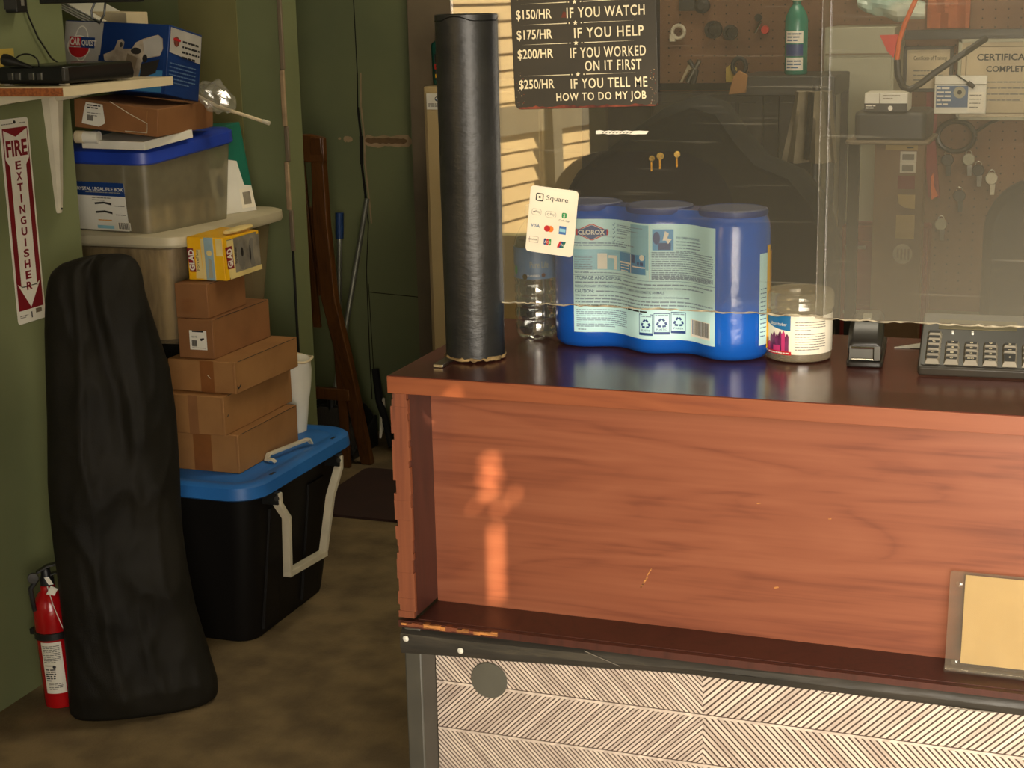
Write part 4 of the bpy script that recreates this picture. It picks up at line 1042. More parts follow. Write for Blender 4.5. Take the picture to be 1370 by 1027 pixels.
d.greek(-.027, .152, .012, 10, .0042, .0020, 'inkgrey', .0008, .7); d.rect(-.026, .106, -.004, .108, 'ink', .0008, nu=4); d.disc(-.004, .104, .004, 'ink', .0008, 8)
d.greek(-.026, .096, -.002, 6, .0052, .0028, 'ink', .0008, .5); d.greek(-.022, .062, .010, 4, .0042, .0022, 'inkgrey', .0008, .6)
b.build('label', ex)
b = MB(T); b.lathe([(.014, .282), (.016, .288), (.016, .302), (.012, .308), (.010, .325)], (0, 0, 0), 'black', 18); vv_ = b.build('valve', ex)
hx = Vector((-.80, -.60, 0))
b = MB(T); b.strap([hx * .020 + Vector((0, 0, .318)), hx * -.004 + Vector((0, 0, .330)), hx * -.036 + Vector((0, 0, .334)), hx * -.060 + Vector((0, 0, .325))], .018, .004, (.60, -.80, 0), 'black')
b.strap([hx * .012 + Vector((0, 0, .304)), hx * -.02 + Vector((0, 0, .312)), hx * -.050 + Vector((0, 0, .306)), hx * -.062 + Vector((0, 0, .298))], .016, .003, (.60, -.80, 0), 'black')
b.build('handle', vv_)
b = MB(T); b.lathe([(.0001, -.004), (.0115, -.004), (.0125, 0), (.0115, .004), (.0001, .005)], hx * .028 + Vector((.010, -.014, .312)), 'darkgrey', 20, (.60, -.80, 0)); b.build('gauge', vv_)
b = MB(T); b.tube([hx * .020 + Vector((.004, -.006, .305)), hx * .036 + Vector((.01, -.014, .288)), hx * .036 + Vector((.012, -.016, .262)), hx * .034 + Vector((.012, -.016, .236))], [.006, .006, .0055, .005], 'black', 8); b.build('nozzle', vv_)
fr = Vector((.60, -.80, 0))
b = MB(T); b.strap([fr * .020 + Vector((0, 0, .310)), fr * .030 + Vector((.006, .006, .294))], .010, .001, (.8, .6, .0), 'white')
b.slab([(0, 0), (.017, -.006), (.026, .008), (.012, .018)], T.inverted() @ (T @ (fr * .036 + Vector((-.004, -.002, .276)))), (.8, .6, 0), (0, 0, 1), .001, 'white')
b.build('tag', ex)
b = MB(T); b.tube([fr * .031 + Vector((0, 0, .292)), fr * .043 + Vector((.006, .004, .25)), fr * .044 + Vector((.016, .012, .20)), fr * .044 + Vector((.024, .018, .168))], .0010, 'white', 5); b.build('pull_cord', ex)

# ------------------------------------------------------------------ tall black bag
B0, bw, bd = Vector((-1.965, 2.865, 0)), Vector((.823, .568, 0)), Vector((-.568, .823, 0))
rows = [(.0, -.152, .150), (.004, -.159, .163), (.02, -.161, .170), (.05, -.160, .170), (.117, -.158, .156), (.22, -.159, .134), (.32, -.162, .123), (.39, -.165, .119), (.455, -.166, .120), (.525, -.165, .123), (.655, -.155, .125), (.755, -.150, .119), (.855, -.144, .095), (.93, -.136, .078), (.962, -.128, .076), (.982, -.119, .072), (.998, -.098, .064), (1.008, -.062, .052), (1.013, -.034, .036)]


def row_at(h):
    for (h0, a0, b0), (h1, a1, b1) in zip(rows, rows[1:]):
        if h <= h1: t = (h - h0) / (h1 - h0); return lerp(a0, a1, t), lerp(b0, b1, t)
    return rows[-1][1:]


secs = []; NB = 96
hs_ = [1.013 * (i / 110) for i in range(104)] + [.962, .970, .978, .986, .993, .999, 1.004, 1.008, 1.011, 1.013]
for h in sorted(set(hs_)):
    a, c = row_at(h); mid, hw = (a + c) / 2, (c - a) / 2
    dep = (.085 if h > .06 else lerp(.055, .085, h / .06)) * (1 if h < .8 else max(.12, math.sqrt(max(0, 1 - ((h - .8) / .2165) ** 2))))
    cen = B0 + Vector((0, 0, h)) + bd * (.15 * h + .01); P = []
    for k in range(NB):
        t = 2 * math.pi * k / NB; cx, sy = math.cos(t), math.sin(t)
        px_ = math.copysign(abs(cx) ** .85, cx) * hw; py_ = math.copysign(abs(sy) ** .85, sy) * dep
        q = Vector((px_ * 5, h * 3.2, py_ * 4))
        ridge3 = 1 - abs(noise.noise(Vector((px_ * 26 + 5 * h, h * 16 - px_ * 14, 5.7)))) * 2.6
        w = max(0, ridge3) ** 3 * .0028 + noise.noise(q * 1.3 + Vector((1.5 * h, 0, 7))) * .020
        ridge = 1 - abs(noise.noise(Vector((px_ * 11 + 2.4 * h, h * 2.6 - px_ * 4, 3.3)))) * 2.2
        w += max(0, ridge) ** 3 * .016
        ridge2 = 1 - abs(noise.noise(Vector((px_ * 16 - 3 * h, h * 5 + px_ * 7, 9.1)))) * 2.4
        w += max(0, ridge2) ** 3 * .008
        if h > .55: w -= .030 * math.exp(-((px_ + .015 + .10 * (h - 1.0)) / .016) ** 2) * min(1, (h - .55) / .15) * (sy < 0)   # the long crease from the gathered mouth
        edge = abs(sy); fade = min(1, h / .04)
        P.append(cen + bw * (mid + px_) + bd * (py_ - w * edge * (1 if sy < 0 else -0.3) * fade))
    secs.append(P)
bag = MB().loft(secs, 'bag').build('carry_bag', angle=180)
tag(bag, 'tall slumped black fabric bag leaning by the fire extinguisher', 'bag')

# ------------------------------------------------------------------ blue-lidded tote and what stands on it
tt = thing('storage_tote', 'big black storage tote with a blue lid and pale folding handles on the floor', 'storage tote', (-2.22, 3.49, 0))


def rr(x0, y0, x1, y1, r, z): return [(x, y, z) for x, y in rounded(x0, y0, x1, y1, r, 6)]


b = MB(); b.loft([rr(-2.55, 3.275, -1.915, 3.69, .05, .0), rr(-2.553, 3.272, -1.911, 3.693, .052, .01), rr(-2.575, 3.24, -1.875, 3.735, .055, .30), rr(-2.58, 3.232, -1.867, 3.742, .055, .395)], 'toteblack'); b.build('tub', tt)
b = MB()
for y0, y1 in ((3.32, 3.40), (3.53, 3.62)): b.hexa([(-1.914, y0, .02), (-1.903, y0 + .005, .02), (-1.903, y1 - .005, .02), (-1.914, y1, .02), (-1.876, y0, .34), (-1.866, y0 + .005, .34), (-1.866, y1 - .005, .34), (-1.876, y1, .34)], 'toteblack')
b.build('rib', tt)
b = MB(); b.loft([rr(-2.60, 3.200, -1.842, 3.775, .075, .392), rr(-2.604, 3.195, -1.837, 3.780, .078, .396), rr(-2.602, 3.198, -1.840, 3.777, .076, .424), rr(-2.594, 3.206, -1.848, 3.769, .072, .4305), rr(-2.575, 3.226, -1.868, 3.750, .060, .4305), rr(-2.568, 3.234, -1.876, 3.742, .056, .4265), rr(-2.555, 3.246, -1.889, 3.730, .05, .4265), rr(-2.548, 3.254, -1.896, 3.722, .046, .4300)], 'toteblue'); b.build('lid', tt)
for y in (3.315, 3.65): MB().box((-1.860, y, .4295), (-1.852, y + .022, .4312), 'ink').build('slot', tt)
b = MB(); hy0, hy1, hx_ = 3.300, 3.640, -1.832
b.strap([(hx_, hy0, .392), (hx_, hy0 + .002, .362), (hx_ + .004, hy0 + .034, .318), (hx_ - .010, hy0 + .050, .172)], .022, .013, (1, 0, 0), 'ivory')
b.strap([(hx_, hy1, .390), (hx_, hy1 - .002, .360), (hx_ + .004, hy1 - .066, .300), (hx_ - .010, hy1 - .094, .158)], .022, .013, (1, 0, 0), 'ivory')
b.strap([(hx_ - .010, hy0 + .044, .166), (hx_ - .010, hy1 - .090, .152)], .022, .016, (1, 0, .0), 'ivory')
b.build('handle', tt, bevel=.0015)
for y in (hy0, hy1):
    b = MB(); b.box((-1.872, y - .009, .362), (-1.826, y + .012, .394), 'black'); pv = b.build('handle_pivot', tt, bevel=.002); MB().lathe([(.006, 0), (.006, .004), (.0001, .005)], (hx_ + .004, y - .0085, .380), 'darkgrey', 14, (0, -1, 0)).build('bolt', pv)
# loose handle piece on the lid
b = MB(); b.strap([(-1.916, 3.425, .4480), (-1.886, 3.575, .4480)], .012, .007, (1, -.2, 0), 'ivory')
b.strap([(-1.9185, 3.412, .4325), (-1.917, 3.422, .4485), (-1.914, 3.434, .4485)], .014, .005, (1, -.2, 0), 'ivory'); b.strap([(-1.8835, 3.589, .4325), (-1.885, 3.578, .4485), (-1.888, 3.566, .4485)], .014, .005, (1, -.2, 0), 'ivory')
b.strap([(-1.913, 3.408, .4400), (-1.898, 3.405, .4400), (-1.890, 3.408, .4330)], .012, .005, (0, 1, 0), 'ivory')
tag(b.build('plastic_latch', bevel=.001), 'loose ivory plastic latch bar lying on the blue tote lid beside the boxes', 'latch')

pb = thing('paper_sack', 'crumpled white paper sack standing on the blue lid behind the boxes', 'sack', (-1.985, 3.70, .431))
secs = []
for i in range(14):
    t = i / 13; z = .431 + .198 * t; P = []
    for k in range(32):
        a = 2 * math.pi * k / 32; r = lerp(.030, .052, t) * (1 + .10 * noise.noise(Vector((math.cos(a) * 1.5, math.sin(a) * 1.5, t * 3)))) + (.004 * math.sin(5 * a + 3) if t > .85 else 0)
        P.append((-1.985 + r * math.cos(a), 3.70 + r * math.sin(a), z))
    secs.append(P)
secs.append([(-1.985 + (p[0] + 1.985) * .86, 3.70 + (p[1] - 3.70) * .86, p[2] - .004) for p in secs[-1]])
b = MB(); b.loft(secs, 'white'); b.build('bag', pb, angle=60)
b = MB(); b.tube([(-1.985 + .0535 * math.cos(a), 3.70 + .0535 * math.sin(a), .628 + .003 * math.sin(4 * a)) for a in [k * 2 * math.pi / 32 for k in range(33)]], .0035, 'cream', 6); b.build('rolled_rim', pb)


def carton(name, label, x0, x1, y0, y1, z0, z1, mat, rot=0.0, extras=None):
    o = Vector((x1, y0, z0)); t = thing(name, label, 'cardboard box', ((x0 + x1) / 2, (y0 + y1) / 2, z0), 'cardboard boxes stacked on the blue tote')
    T = Matrix.Translation(o) @ Matrix.Rotation(math.radians(rot), 4, 'Z')
    b = MB(T); w, dp, h = x1 - x0, y1 - y0, z1 - z0
    b.hexa([(-w, 0, 0), (0, 0, 0), (0, dp, 0), (-w, dp, 0), (-w, 0, h), (0, 0, h), (0, dp, h), (-w, dp, h)], mat); b.build('carton', t, bevel=.002)
    b = MB(T); d = Decal(b, plane_fn((0, 0, 0), (1, 0, 0), (0, 0, 1))); ds = Decal(b, plane_fn((0, 0, 0), (0, 1, 0), (0, 0, 1)))
    if extras: extras(d, ds, w, dp, h)
    ds.line(.012, h - .001, dp - .012, h - .001, .0015, 'ink', .0006); ds.line(.004, .004, .004, h - .004, .0012, 'card', .0008)
    d.line(-.006, .003, -.006, h - .003, .0010, 'card2', .0006)
    b.build('tape_and_print', t, smooth=False)
    return t


def ex1(d, ds, w, dp, h): d.rect(-.125, .002, -.075, h - .002, 'tape', .0006); ds.line(.03, .02, .034, .03, .002, 'card', .0007)
def ex2(d, ds, w, dp, h): d.rect(-.098, .0, -.072, h, 'card2', .0005); ds.line(.014, .045, .018, .05, .004, 'ink', .0007)
def ex3(d, ds, w, dp, h): d.rect(-.098, .0, -.060, h, 'tape', .0006); d.line(-.078, h * .55, -.070, h * .45, .0015, 'white', .001); ds.line(.01, .012, .022, .02, .004, 'ink', .0007); ds.line(.004, .02, .01, .012, .004, 'ink', .0007)
def ex4(d, ds, w, dp, h):
    d.rect(-.066, .022, -.018, .070, 'white', .0006); d.text('A60HD', -.062, .052, .018, .005, 'ink', .0010); d.rect(-.060, .030, -.046, .046, 'inkgrey', .0009)
    for i in range(5): d.rect(-.060 + i * .003, .032, -.0588 + i * .003, .045, 'ink', .0011)
    d.disc(-.033, .048, .0035, 'ink', .001, 8); d.disc(-.028, .050, .003, 'ink', .001, 8); d.rect(-.058, .066, -.026, .070, 'ink', .001); d.greek(-.060, .026, -.022, 1, .003, .0015, 'inkgrey', .001, 1)
def ex5(d, ds, w, dp, h):
    d.rect(-.072, .012, -.034, .048, 'card2', .0006); d.greek(-.070, .044, -.036, 7, .005, .0028, 'tape', .0009, .9)


def cbx(z0, z1): return z0 + .0005, z1


carton('cardboard_box', 'brown cardboard box directly on the blue tote lid, lowest of the stack', -2.118, -1.930, 3.300, 3.612, .431, .528, 'card', 0.4, ex1)
carton('cardboard_box', 'brown cardboard box second up from the blue lid, under the widest box', -2.116, -1.954, 3.284, 3.640, .5285, .626, 'card', 0.8, ex2)
carton('cardboard_box', 'wide brown cardboard box with a dark tape strip, third up in the stack', -2.124, -1.935, 3.316, 3.628, .6265, .705, 'card', -1.0, ex3)
carton('cardboard_box', 'cardboard box with a white shipping label, fourth up in the stack', -2.098, -2.000, 3.333, 3.614, .7055, .804, 'card2', -0.5, ex4)
carton('cardboard_box', 'small plain cardboard box right below the yellow box', -2.101, -2.012, 3.339, 3.530, .8045, .889, 'card2', 1.0, ex5)

# yellow liner box on its side, top of the stack
gz = .8905; T = Matrix.Translation((-1.9865, 3.388, gz)) @ Matrix.Rotation(math.radians(2.0), 4, 'Z')
gl_ = thing('bin_bag_box', 'yellow bin bag box with red lettering on top of the cardboard boxes', 'box', (-2.03, 3.47, gz))
w, dp, h = .101, .182, .105
b = MB(T); b.hexa([(-w, 0, 0), (0, 0, 0), (.004, dp, 0.001), (-w + .004, dp, 0), (-w - .003, .006, h), (-.004, .002, h), (.002, dp, h - .006), (-w, dp, h)], 'yellow'); b.build('carton', gl_, bevel=.0018)
b = MB(T); d = Decal(b, lambda u, v, l: Vector((u - .004 * v / h, 0.002 * v / h - l - .0006, v))); ds = Decal(b, lambda u, v, l: Vector((l + .0012 + .004 * u / dp - .004 * v / h, u, v)))
d.rect(-w + .004, .003, -.072, h - .003, 'yellow', .0003); d.poly([(-.080, .004), (-.060, .004), (-.062, .075), (-.074, .075)], 'paleyellow', .0005); d.rect(-.060, .002, -.052, .102, 'paleyellow', .0004)
d.rect(-.0515, 0, -.0275, h, 'greyblue', .0005); d.rect(-.0275, 0, -.0255, h, 'paleyellow', .0005); d.rect(-.020, .06, -.002, h - .002, 'paleyellow', .0004)
d.disc(-.0385, .067, .0085, 'paleyellow', .0009, 20); d.ring([(-.0385 + .0085 * math.cos(a), .067 + .0085 * math.sin(a)) for a in [k * math.pi / 10 for k in range(20)]], .0012, 'greyblue', .0011)
d.poly([(-.095, .020), (-.078, .020), (-.082, .078), (-.099, .078)], 'sign_red', .0008)
d.text('GLAD', -.0958, .0235, .0155, .051, 'white', .0012, rot=90, bold=.04)
d.text('ForceFlex', -.0760, .024, .0075, .050, 'ink', .0010, rot=90)
d.poly([(-.046, .006), (-.033, .006), (-.034, .05), (-.042, .055)], 'pale', .0008)
ds.rect(.004, .002, dp - .002, h - .008, 'gladgrey', .0004); ds.rect(.0, .0, .018, h - .002, 'yellow', .0006); ds.rect(.018, .004, .05, h - .01, 'paleyellow', .0006)
ds.poly([(.012, .026), (.044, .024), (.040, .080), (.008, .080)], 'sign_red', .0009); ds.text('GLAD', .013, .029, .026, .046, 'white', .0013, rot=90, bold=.04)
ds.text('ForceFlex', .050, .034, .012, .040, 'ink', .0011, rot=90)
for i, (u, r) in enumerate(((.085, .018), (.115, .02), (.140, .02), (.160, .016))): ds.disc(u, .050, r, ('inkgrey', 'gladgrey')[i % 2], .0007 + i * .0002, 20, .036)
ds.disc(.088, .058, .006, 'printdark', .0017, 10, .012); ds.disc(.128, .05, .004, 'printdark', .0017, 10, .02)
ds.rect(.02, .0, dp, .012, 'paleyellow', .0016)
b.build('print', gl_, smooth=False)
b = MB(T); secs = []
for i in range(9):
    y = lerp(.055, .178, i / 8); P = []
    for k in range(14):
        a = 2 * math.pi * k / 14; r = .013 * (.6 + .4 * math.sin(math.pi * i / 8)) * (1 + .3 * noise.noise(Vector((k * .9, i * .7, 2)))); P.append((-.020 + 1.3 * r * math.cos(a), y, h + .005 + .55 * r * math.sin(a)))
    secs.append(P)
b.loft(secs, 'paleyellow'); b.build('torn_flap', gl_)

# dark crate and frosted totes stacked at the back of the blue lid
dc = thing('storage_crate', 'black crate behind the cardboard boxes, under the frosted tote', 'crate', (-2.37, 3.57, .431))
b = MB(); b.loft([rr(-2.585, 3.44, -2.145, 3.715, .02, .4315), rr(-2.59, 3.43, -2.135, 3.725, .02, .700)], 'toteblack'); b.build('tub', dc)
b = MB(); b.loft([rr(-2.60, 3.42, -2.130, 3.735, .025, .698), rr(-2.60, 3.42, -2.130, 3.735, .025, .716)], 'toteblack'); b.build('rim', dc)

wt_ = thing('frosted_tote', 'large frosted tote with an off-white lid behind the cardboard boxes', 'storage tote', (-2.37, 3.62, .7165))
b = MB(); b.loft([rr(-2.62, 3.42, -2.142, 3.87, .04, .7168), rr(-2.64, 3.395, -2.122, 3.905, .045, .975)], 'frost2'); b.build('tub', wt_)
b = MB(); b.loft([rr(-2.665, 3.372, -2.097, 3.938, .06, .968), rr(-2.668, 3.368, -2.094, 3.942, .062, .974), rr(-2.666, 3.370, -2.096, 3.940, .06, .994), rr(-2.655, 3.382, -2.108, 3.928, .055, .999)], 'cwhite'); b.build('lid', wt_)
secs = []
for i in range(10):
    t = i / 9; z = lerp(.720, .950, t)
    secs.append([(x + .012 * noise.noise(Vector((x * 14, y * 14, t * 4))), y + .012 * noise.noise(Vector((x * 14, y * 14, 5 + t * 4))), z) for x, y in rounded(-2.59, 3.45, -2.165, 3.83, .06, 8)])
MB().loft(secs, 'content').build('contents', wt_)

fb = thing('file_box', 'translucent file box with a royal blue lid on the off-white tote lid', 'file box', (-2.36, 3.57, .999))
tl = lambda P: [(x, y, z + .085 * max(0, y)) for x, y, z in P]
Tf = Matrix.Translation((-2.190, 3.385, .9995)) @ Matrix.Rotation(math.radians(-9), 4, 'Z')
b = MB(Tf); b.loft([rr(-.36, .0, 0, .315, .025, 0), tl(rr(-.375, -.014, .012, .330, .028, .176))], 'frost'); b.build('tub', fb)
b = MB(Tf); b.loft([tl(rr(-.388, -.026, .022, .342, .05, .170)), tl(rr(-.392, -.030, .026, .346, .052, .174)), tl(rr(-.390, -.028, .024, .344, .05, .200)), tl(rr(-.382, -.020, .016, .336, .045, .206))], 'lidblue'); b.build('lid', fb)
b = MB(Tf); secs = [[(x, y, z) for x, y in rounded(-.34, .02, -.02, .295, .02)] for z in (.004, .055 + .0)]
b.loft(secs, 'content'); b.build('contents', fb)
b = MB(Tf); d = Decal(b, lambda u, v, l: Vector((u, -.0020 - .0757 * v - l, v)))
d.rect(-.235, .004, -.062, .124, 'white', .0006); d.rect(-.235, .090, -.062, .124, 'navy', .0009)
d.text('CRYSTAL LEGAL FILE BOX', -.226, .103, .160, .0085, 'white', .0013, bold=.02); d.greek(-.19, .098, -.075, 1, .003, .0022, 'pale', .0013, 1)
d.greek(-.172, .084, -.11, 2, .006, .0022, 'inkgrey', .001, .7)
for v in (.068, .046): d.poly([(-.165, v), (-.135, v + .003), (-.110, v - .001), (-.110, v + .005), (-.135, v + .008), (-.165, v + .005)], 'printdark', .001); d.greek(-.10, v - .003, -.068, 1, .003, .0022, 'inkgrey', .001, 1)
d.greek(-.16, .028, -.115, 1, .004, .0025, 'orange', .001, 1); d.rect(-.165, .008, -.11, .016, 'aqua', .001); d.rect(-.098, .006, -.056, .026, 'sticker', .0010)
x = -.094
while x < -.060:
    ww = random.choice((.0012, .0022)); d.rect(x, .009, x + ww, .025, 'ink', .0014); x += ww + random.choice((.0012, .002))
b.build('label', fb, smooth=False)

# things piled on the file box
b = MB(); T = Matrix.Translation((-2.360, 3.36, 1.2385)); b.lathe([(.0145, 0), (.0145, .06), (.0001, .06)], (0, 0, 0), 'white', 20, (1, .1, -.03))
b.lathe([(.0001, -.001), (.0155, -.001), (.0155, .02), (.0146, .021)], (0, 0, 0), 'cream', 20, (1, .1, -.03))
b.xf = T; b.v = [T @ v for v in b.v]
tag(b.build('paper_roll'), 'rolled white paper tube under the taped cardboard box on the blue lid', 'roll')
b = MB(Matrix.Translation((-2.36, 3.355, 1.2072)) @ Matrix.Rotation(math.radians(-9), 4, 'Z') @ Matrix.Rotation(math.radians(4.9), 4, 'X'))
b.box((.0, .02, 0), (.20, .20, .020), 'white')
tag(b.build('paper_pad', bevel=.001), 'flat white paper pad on the blue file box lid', 'pad')
bx = thing('cardboard_box', 'tilted cardboard box with a torn white label, under the printed blue box', 'cardboard box', (-2.25, 3.5, 1.232))
C8 = [(-2.364, 3.36, 1.262), (-2.126, 3.352, 1.2395), (-2.155, 3.66, 1.2385), (-2.385, 3.67, 1.260), (-2.360, 3.36, 1.330), (-2.120, 3.352, 1.3055), (-2.150, 3.66, 1.3065), (-2.380, 3.67, 1.330)]
b = MB(); b.hexa(C8, 'card2'); b.build('carton', bx, bevel=.002)
P0, P1, P3 = Vector(C8[0]), Vector(C8[1]), Vector(C8[4])
fx, fz = (P1 - P0).normalized(), (P3 - P0).normalized(); b = MB(); d = Decal(b, plane_fn(P0, fx, fz))
d.poly([(.022, .012), (.072, .008), (.090, .018), (.084, .062), (.036, .064), (.030, .046)], 'white', .0008); d.greek(.040, .056, .078, 2, .006, .003, 'ink', .0012, .8); d.rect(.038, .020, .056, .032, 'inkgrey', .0012); d.greek(.038, .038, .080, 2, .006, .002, 'inkgrey', .0012, .7)
d.line(.205, .002, .212, .06, .0014, 'card', .0008); d.line(.09, .004, .20, .002, .0012, 'card', .0008)
b.build('label', bx, smooth=False)
b = MB(); b.tube([P0 + fx * .108 - Vector((0, .004, 0)) + fz * .072, P0 + fx * .165 - Vector((0, .006, 0)) + fz * .048, P0 + fx * .214 - Vector((0, .006, 0)) + fz * .030, P0 + fx * .212 - Vector((0, .005, 0)) + fz * .008, P0 + fx * .15 - Vector((0, .005, 0)) + fz * .006], .0009, 'ivory', 5)
b.build('loose_string', bx)

sb = thing('starter_motor_box', 'blue printed starter motor box with a pale logo panel above the wall shelf', 'box', (-2.26, 3.5, 1.32))
A = [Vector(p) for p in ((-2.439, 3.43, 1.357), (-2.139, 3.418, 1.3365), (-2.124, 3.545, 1.310), (-2.42, 3.56, 1.332), (-2.412, 3.43, 1.516), (-2.112, 3.418, 1.5005), (-2.101, 3.545, 1.472), (-2.395, 3.56, 1.488))]
b = MB(); b.hexa(A, 'boxblue'); b.build('carton', sb, bevel=.0015)
bi = lambda u, v, l: (A[0] * (1 - u) * (1 - v) + A[1] * u * (1 - v) + A[5] * u * v + A[4] * (1 - u) * v) + Vector((0, -1, 0)) * (l + .0006)
bs_ = lambda u, v, l: (A[1] * (1 - u) * (1 - v) + A[2] * u * (1 - v) + A[6] * u * v + A[5] * (1 - u) * v) + Vector((.99, -.1, 0)) * (l + .0008)
b = MB(); d = Decal(b, bi); g = Decal(b, bs_)
d.poly([(0, .02), (.335, .02), (.375, .985), (0, .985)], 'boxgrey', .0004)
d.rect(.36, .02, .97, .34, 'boxsky', .0003); d.rect(.34, .02, .36, .5, 'boxblue', .0005)
for (u, v, rx, ry) in ((.17, .66, .072, .27),): d.ring([(u + rx * math.cos(a), v + ry * math.sin(a)) for a in [k * math.pi / 16 for k in range(32)]], .02, 'white', .0012)
d.ring([(.145 + .115 * math.cos(a), .615 + .17 * math.sin(a)) for a in [k * math.pi / 16 for k in range(32)]], .02, 'white', .0010)
d.poly([(.145 + .10 * math.cos(a), .60 + .15 * math.sin(a)) for a in [math.pi + k * math.pi / 12 for k in range(13)]], 'logored', .0013)
d.rect(.05, .62, .17, .76, 'logored', .0014); d.text('CAR', .058, .635, .10, .11, 'white', .0018, bold=.03)
d.rect(.165, .60, .30, .76, 'navy', .0015); d.text('QUEST', .172, .62, .145, .10, 'white', .0019, bold=.03)
d.text('PREMIUM', .03, .10, .20, .07, 'ink', .0010, bold=.05); d.rect(.24, .08, .29, .18, 'boxblue', .0010)
# the pictured starter motor
d.poly([(.40, .12), (.44, .40), (.40, .44), (.39, .52), (.43, .55), (.49, .60), (.52, .74), (.56, .76), (.585, .72), (.575, .62), (.66, .63), (.69, .72), (.76, .78), (.90, .85), (.945, .80), (.955, .66), (.93, .55), (.80, .50), (.76, .44), (.74, .25), (.70, .10), (.64, .06), (.62, .22), (.55, .24), (.48, .10)], 'printgrey', .0008)
d.poly([(.76, .76), (.90, .84), (.94, .79), (.95, .66), (.93, .56), (.79, .51)], 'boxgrey', .0011)
d.disc(.475, .28, .045, 'printdark', .0012, 16, .16); d.disc(.47, .24, .03, 'printgrey', .0015, 14, .11); d.disc(.47, .24, .018, 'printdark', .0018, 12, .06); d.disc(.555, .68, .014, 'printdark', .0012, 10, .04)
d.poly([(.75, .20), (.90, .30), (.93, .50), (.76, .42)], 'printdark', .0013); d.disc(.79, .50, .025, 'ink', .0014, 10, .06); d.disc(.70, .60, .05, 'printdark', .0012, 12, .05); d.poly([(.60, .30), (.70, .34), (.72, .50), (.62, .56)], 'taupe', .0013)
d.rect(.965, .02, .985, .98, 'navy', .001)
g.poly([(.03, .62), (.97, .56), (.97, .97), (.03, .97)], 'boxgrey', .0004); g.disc(.22, .79, .085, 'rust', .0009, 16, .075); g.rect(.12, .80, .34, .835, 'logored', .0013)
g.greek(.40, .80, .93, 4, .075, .030, 'ink', .0009, .8); g.greek(.06, .46, .85, 6, .055, .018, 'slate', .0006, .8)
b.build('print', sb, smooth=False)

# bits behind and beside the blue box
b = MB().hexa([(-2.50, 3.62, 1.334), (-2.35, 3.60, 1.334), (-2.35, 3.70, 1.334), (-2.50, 3.72, 1.334), (-2.50, 3.62, 1.535), (-2.35, 3.60, 1.53), (-2.35, 3.70, 1.53), (-2.50, 3.72, 1.535)], 'cream')
tag(b.build('carton', bevel=.002), 'plain cream carton standing behind the printed blue box', 'box')
b = MB(Matrix.Translation((-2.475, 3.58, 1.516)) @ Matrix.Rotation(math.radians(25), 4, 'Y'))
for i in range(4): b.hexa([(-.07, 0, i * .006), (.06, .0, i * .006), (.055, .16, i * .006), (-.07, .17, i * .006), (-.07 + .004 * i, 0, i * .006 + .003), (.06, 0, i * .006 + .003), (.055, .16, i * .006 + .003), (-.07, .17, i * .006 + .003)], 'white')
tag(b.build('paper_sheaf'), 'loose pale papers lying on the cream carton', 'papers')
b = MB(); secs = []
for i in range(12):
    t = i / 11; P = []
    for k in range(18):
        a = 2 * math.pi * k / 18; r = .045 * math.sin(math.pi * (.08 + .84 * t)) ** .6 * (1 + .45 * noise.noise(Vector((math.cos(a) * 2, math.sin(a) * 2, t * 5))))
        P.append((lerp(-2.150, -2.060, t) + .2 * r * math.sin(a), 3.60 + r * math.sin(a) * .7, lerp(1.335, 1.300, t) + r * math.cos(a) * .8))
    secs.append(P)
b.loft(secs, 'bagclear'); tag(b.build('plastic_bag', angle=15), 'crumpled clear plastic bag beside the blue printed box', 'bag')
b = MB(); b.tube([(-2.22, 3.66, 1.33), (-2.105, 3.60, 1.296), (-1.975, 3.60, 1.2585)], .0042, 'cream', 10); b.tube([(-1.976, 3.60, 1.259), (-1.958, 3.60, 1.2535)], .0052, 'ivory', 10)
tag(b.build('metal_rod'), 'thin bright metal rod sticking out of the clear plastic bag', 'rod')
gb = thing('diaper_box', 'green and white printed pack leaning behind the file box on the tote lid', 'box', (-2.25, 3.86, .999))
A2 = [Vector(p) for p in ((-2.40, 3.775, .9995), (-2.205, 3.725, .9995), (-2.148, 3.850, 1.0005), (-2.35, 3.87, .9995), (-2.44, 3.80, 1.222), (-2.240, 3.75, 1.222), (-2.192, 3.865, 1.236), (-2.39, 3.885, 1.222))]
b = MB(); b.hexa(A2, 'green'); b.build('carton', gb, bevel=.003)
gf = lambda u, v, l: (A2[1] * (1 - u) * (1 - v) + A2[2] * u * (1 - v) + A2[6] * u * v + A2[5] * (1 - u) * v) + Vector((.93, -.35, 0)) * (l + .001)
b = MB(); d = Decal(b, gf)
d.poly([(.0, .0), (.99, .0), (.97, .28), (.80, .30), (.72, .58), (.45, .62), (.30, .52), (.0, .55)], 'white', .0005); d.rect(.66, .04, .97, .26, 'sticker', .0009); d.rect(.72, .08, .90, .22, 'gladgrey', .0012)
d.disc(.22, .33, .09, 'slate', .001, 14, .13); d.poly([(0, .80), (.34, .80), (.38, .90), (.34, .96), (0, .96)], 'white', .0009); d.text('nt', .22, .83, .16, .10, 'ink', .0013, bold=.04); d.disc(.30, .70, .10, 'stkgreen', .0008, 14, .06)
b.build('print', gb, smooth=False)

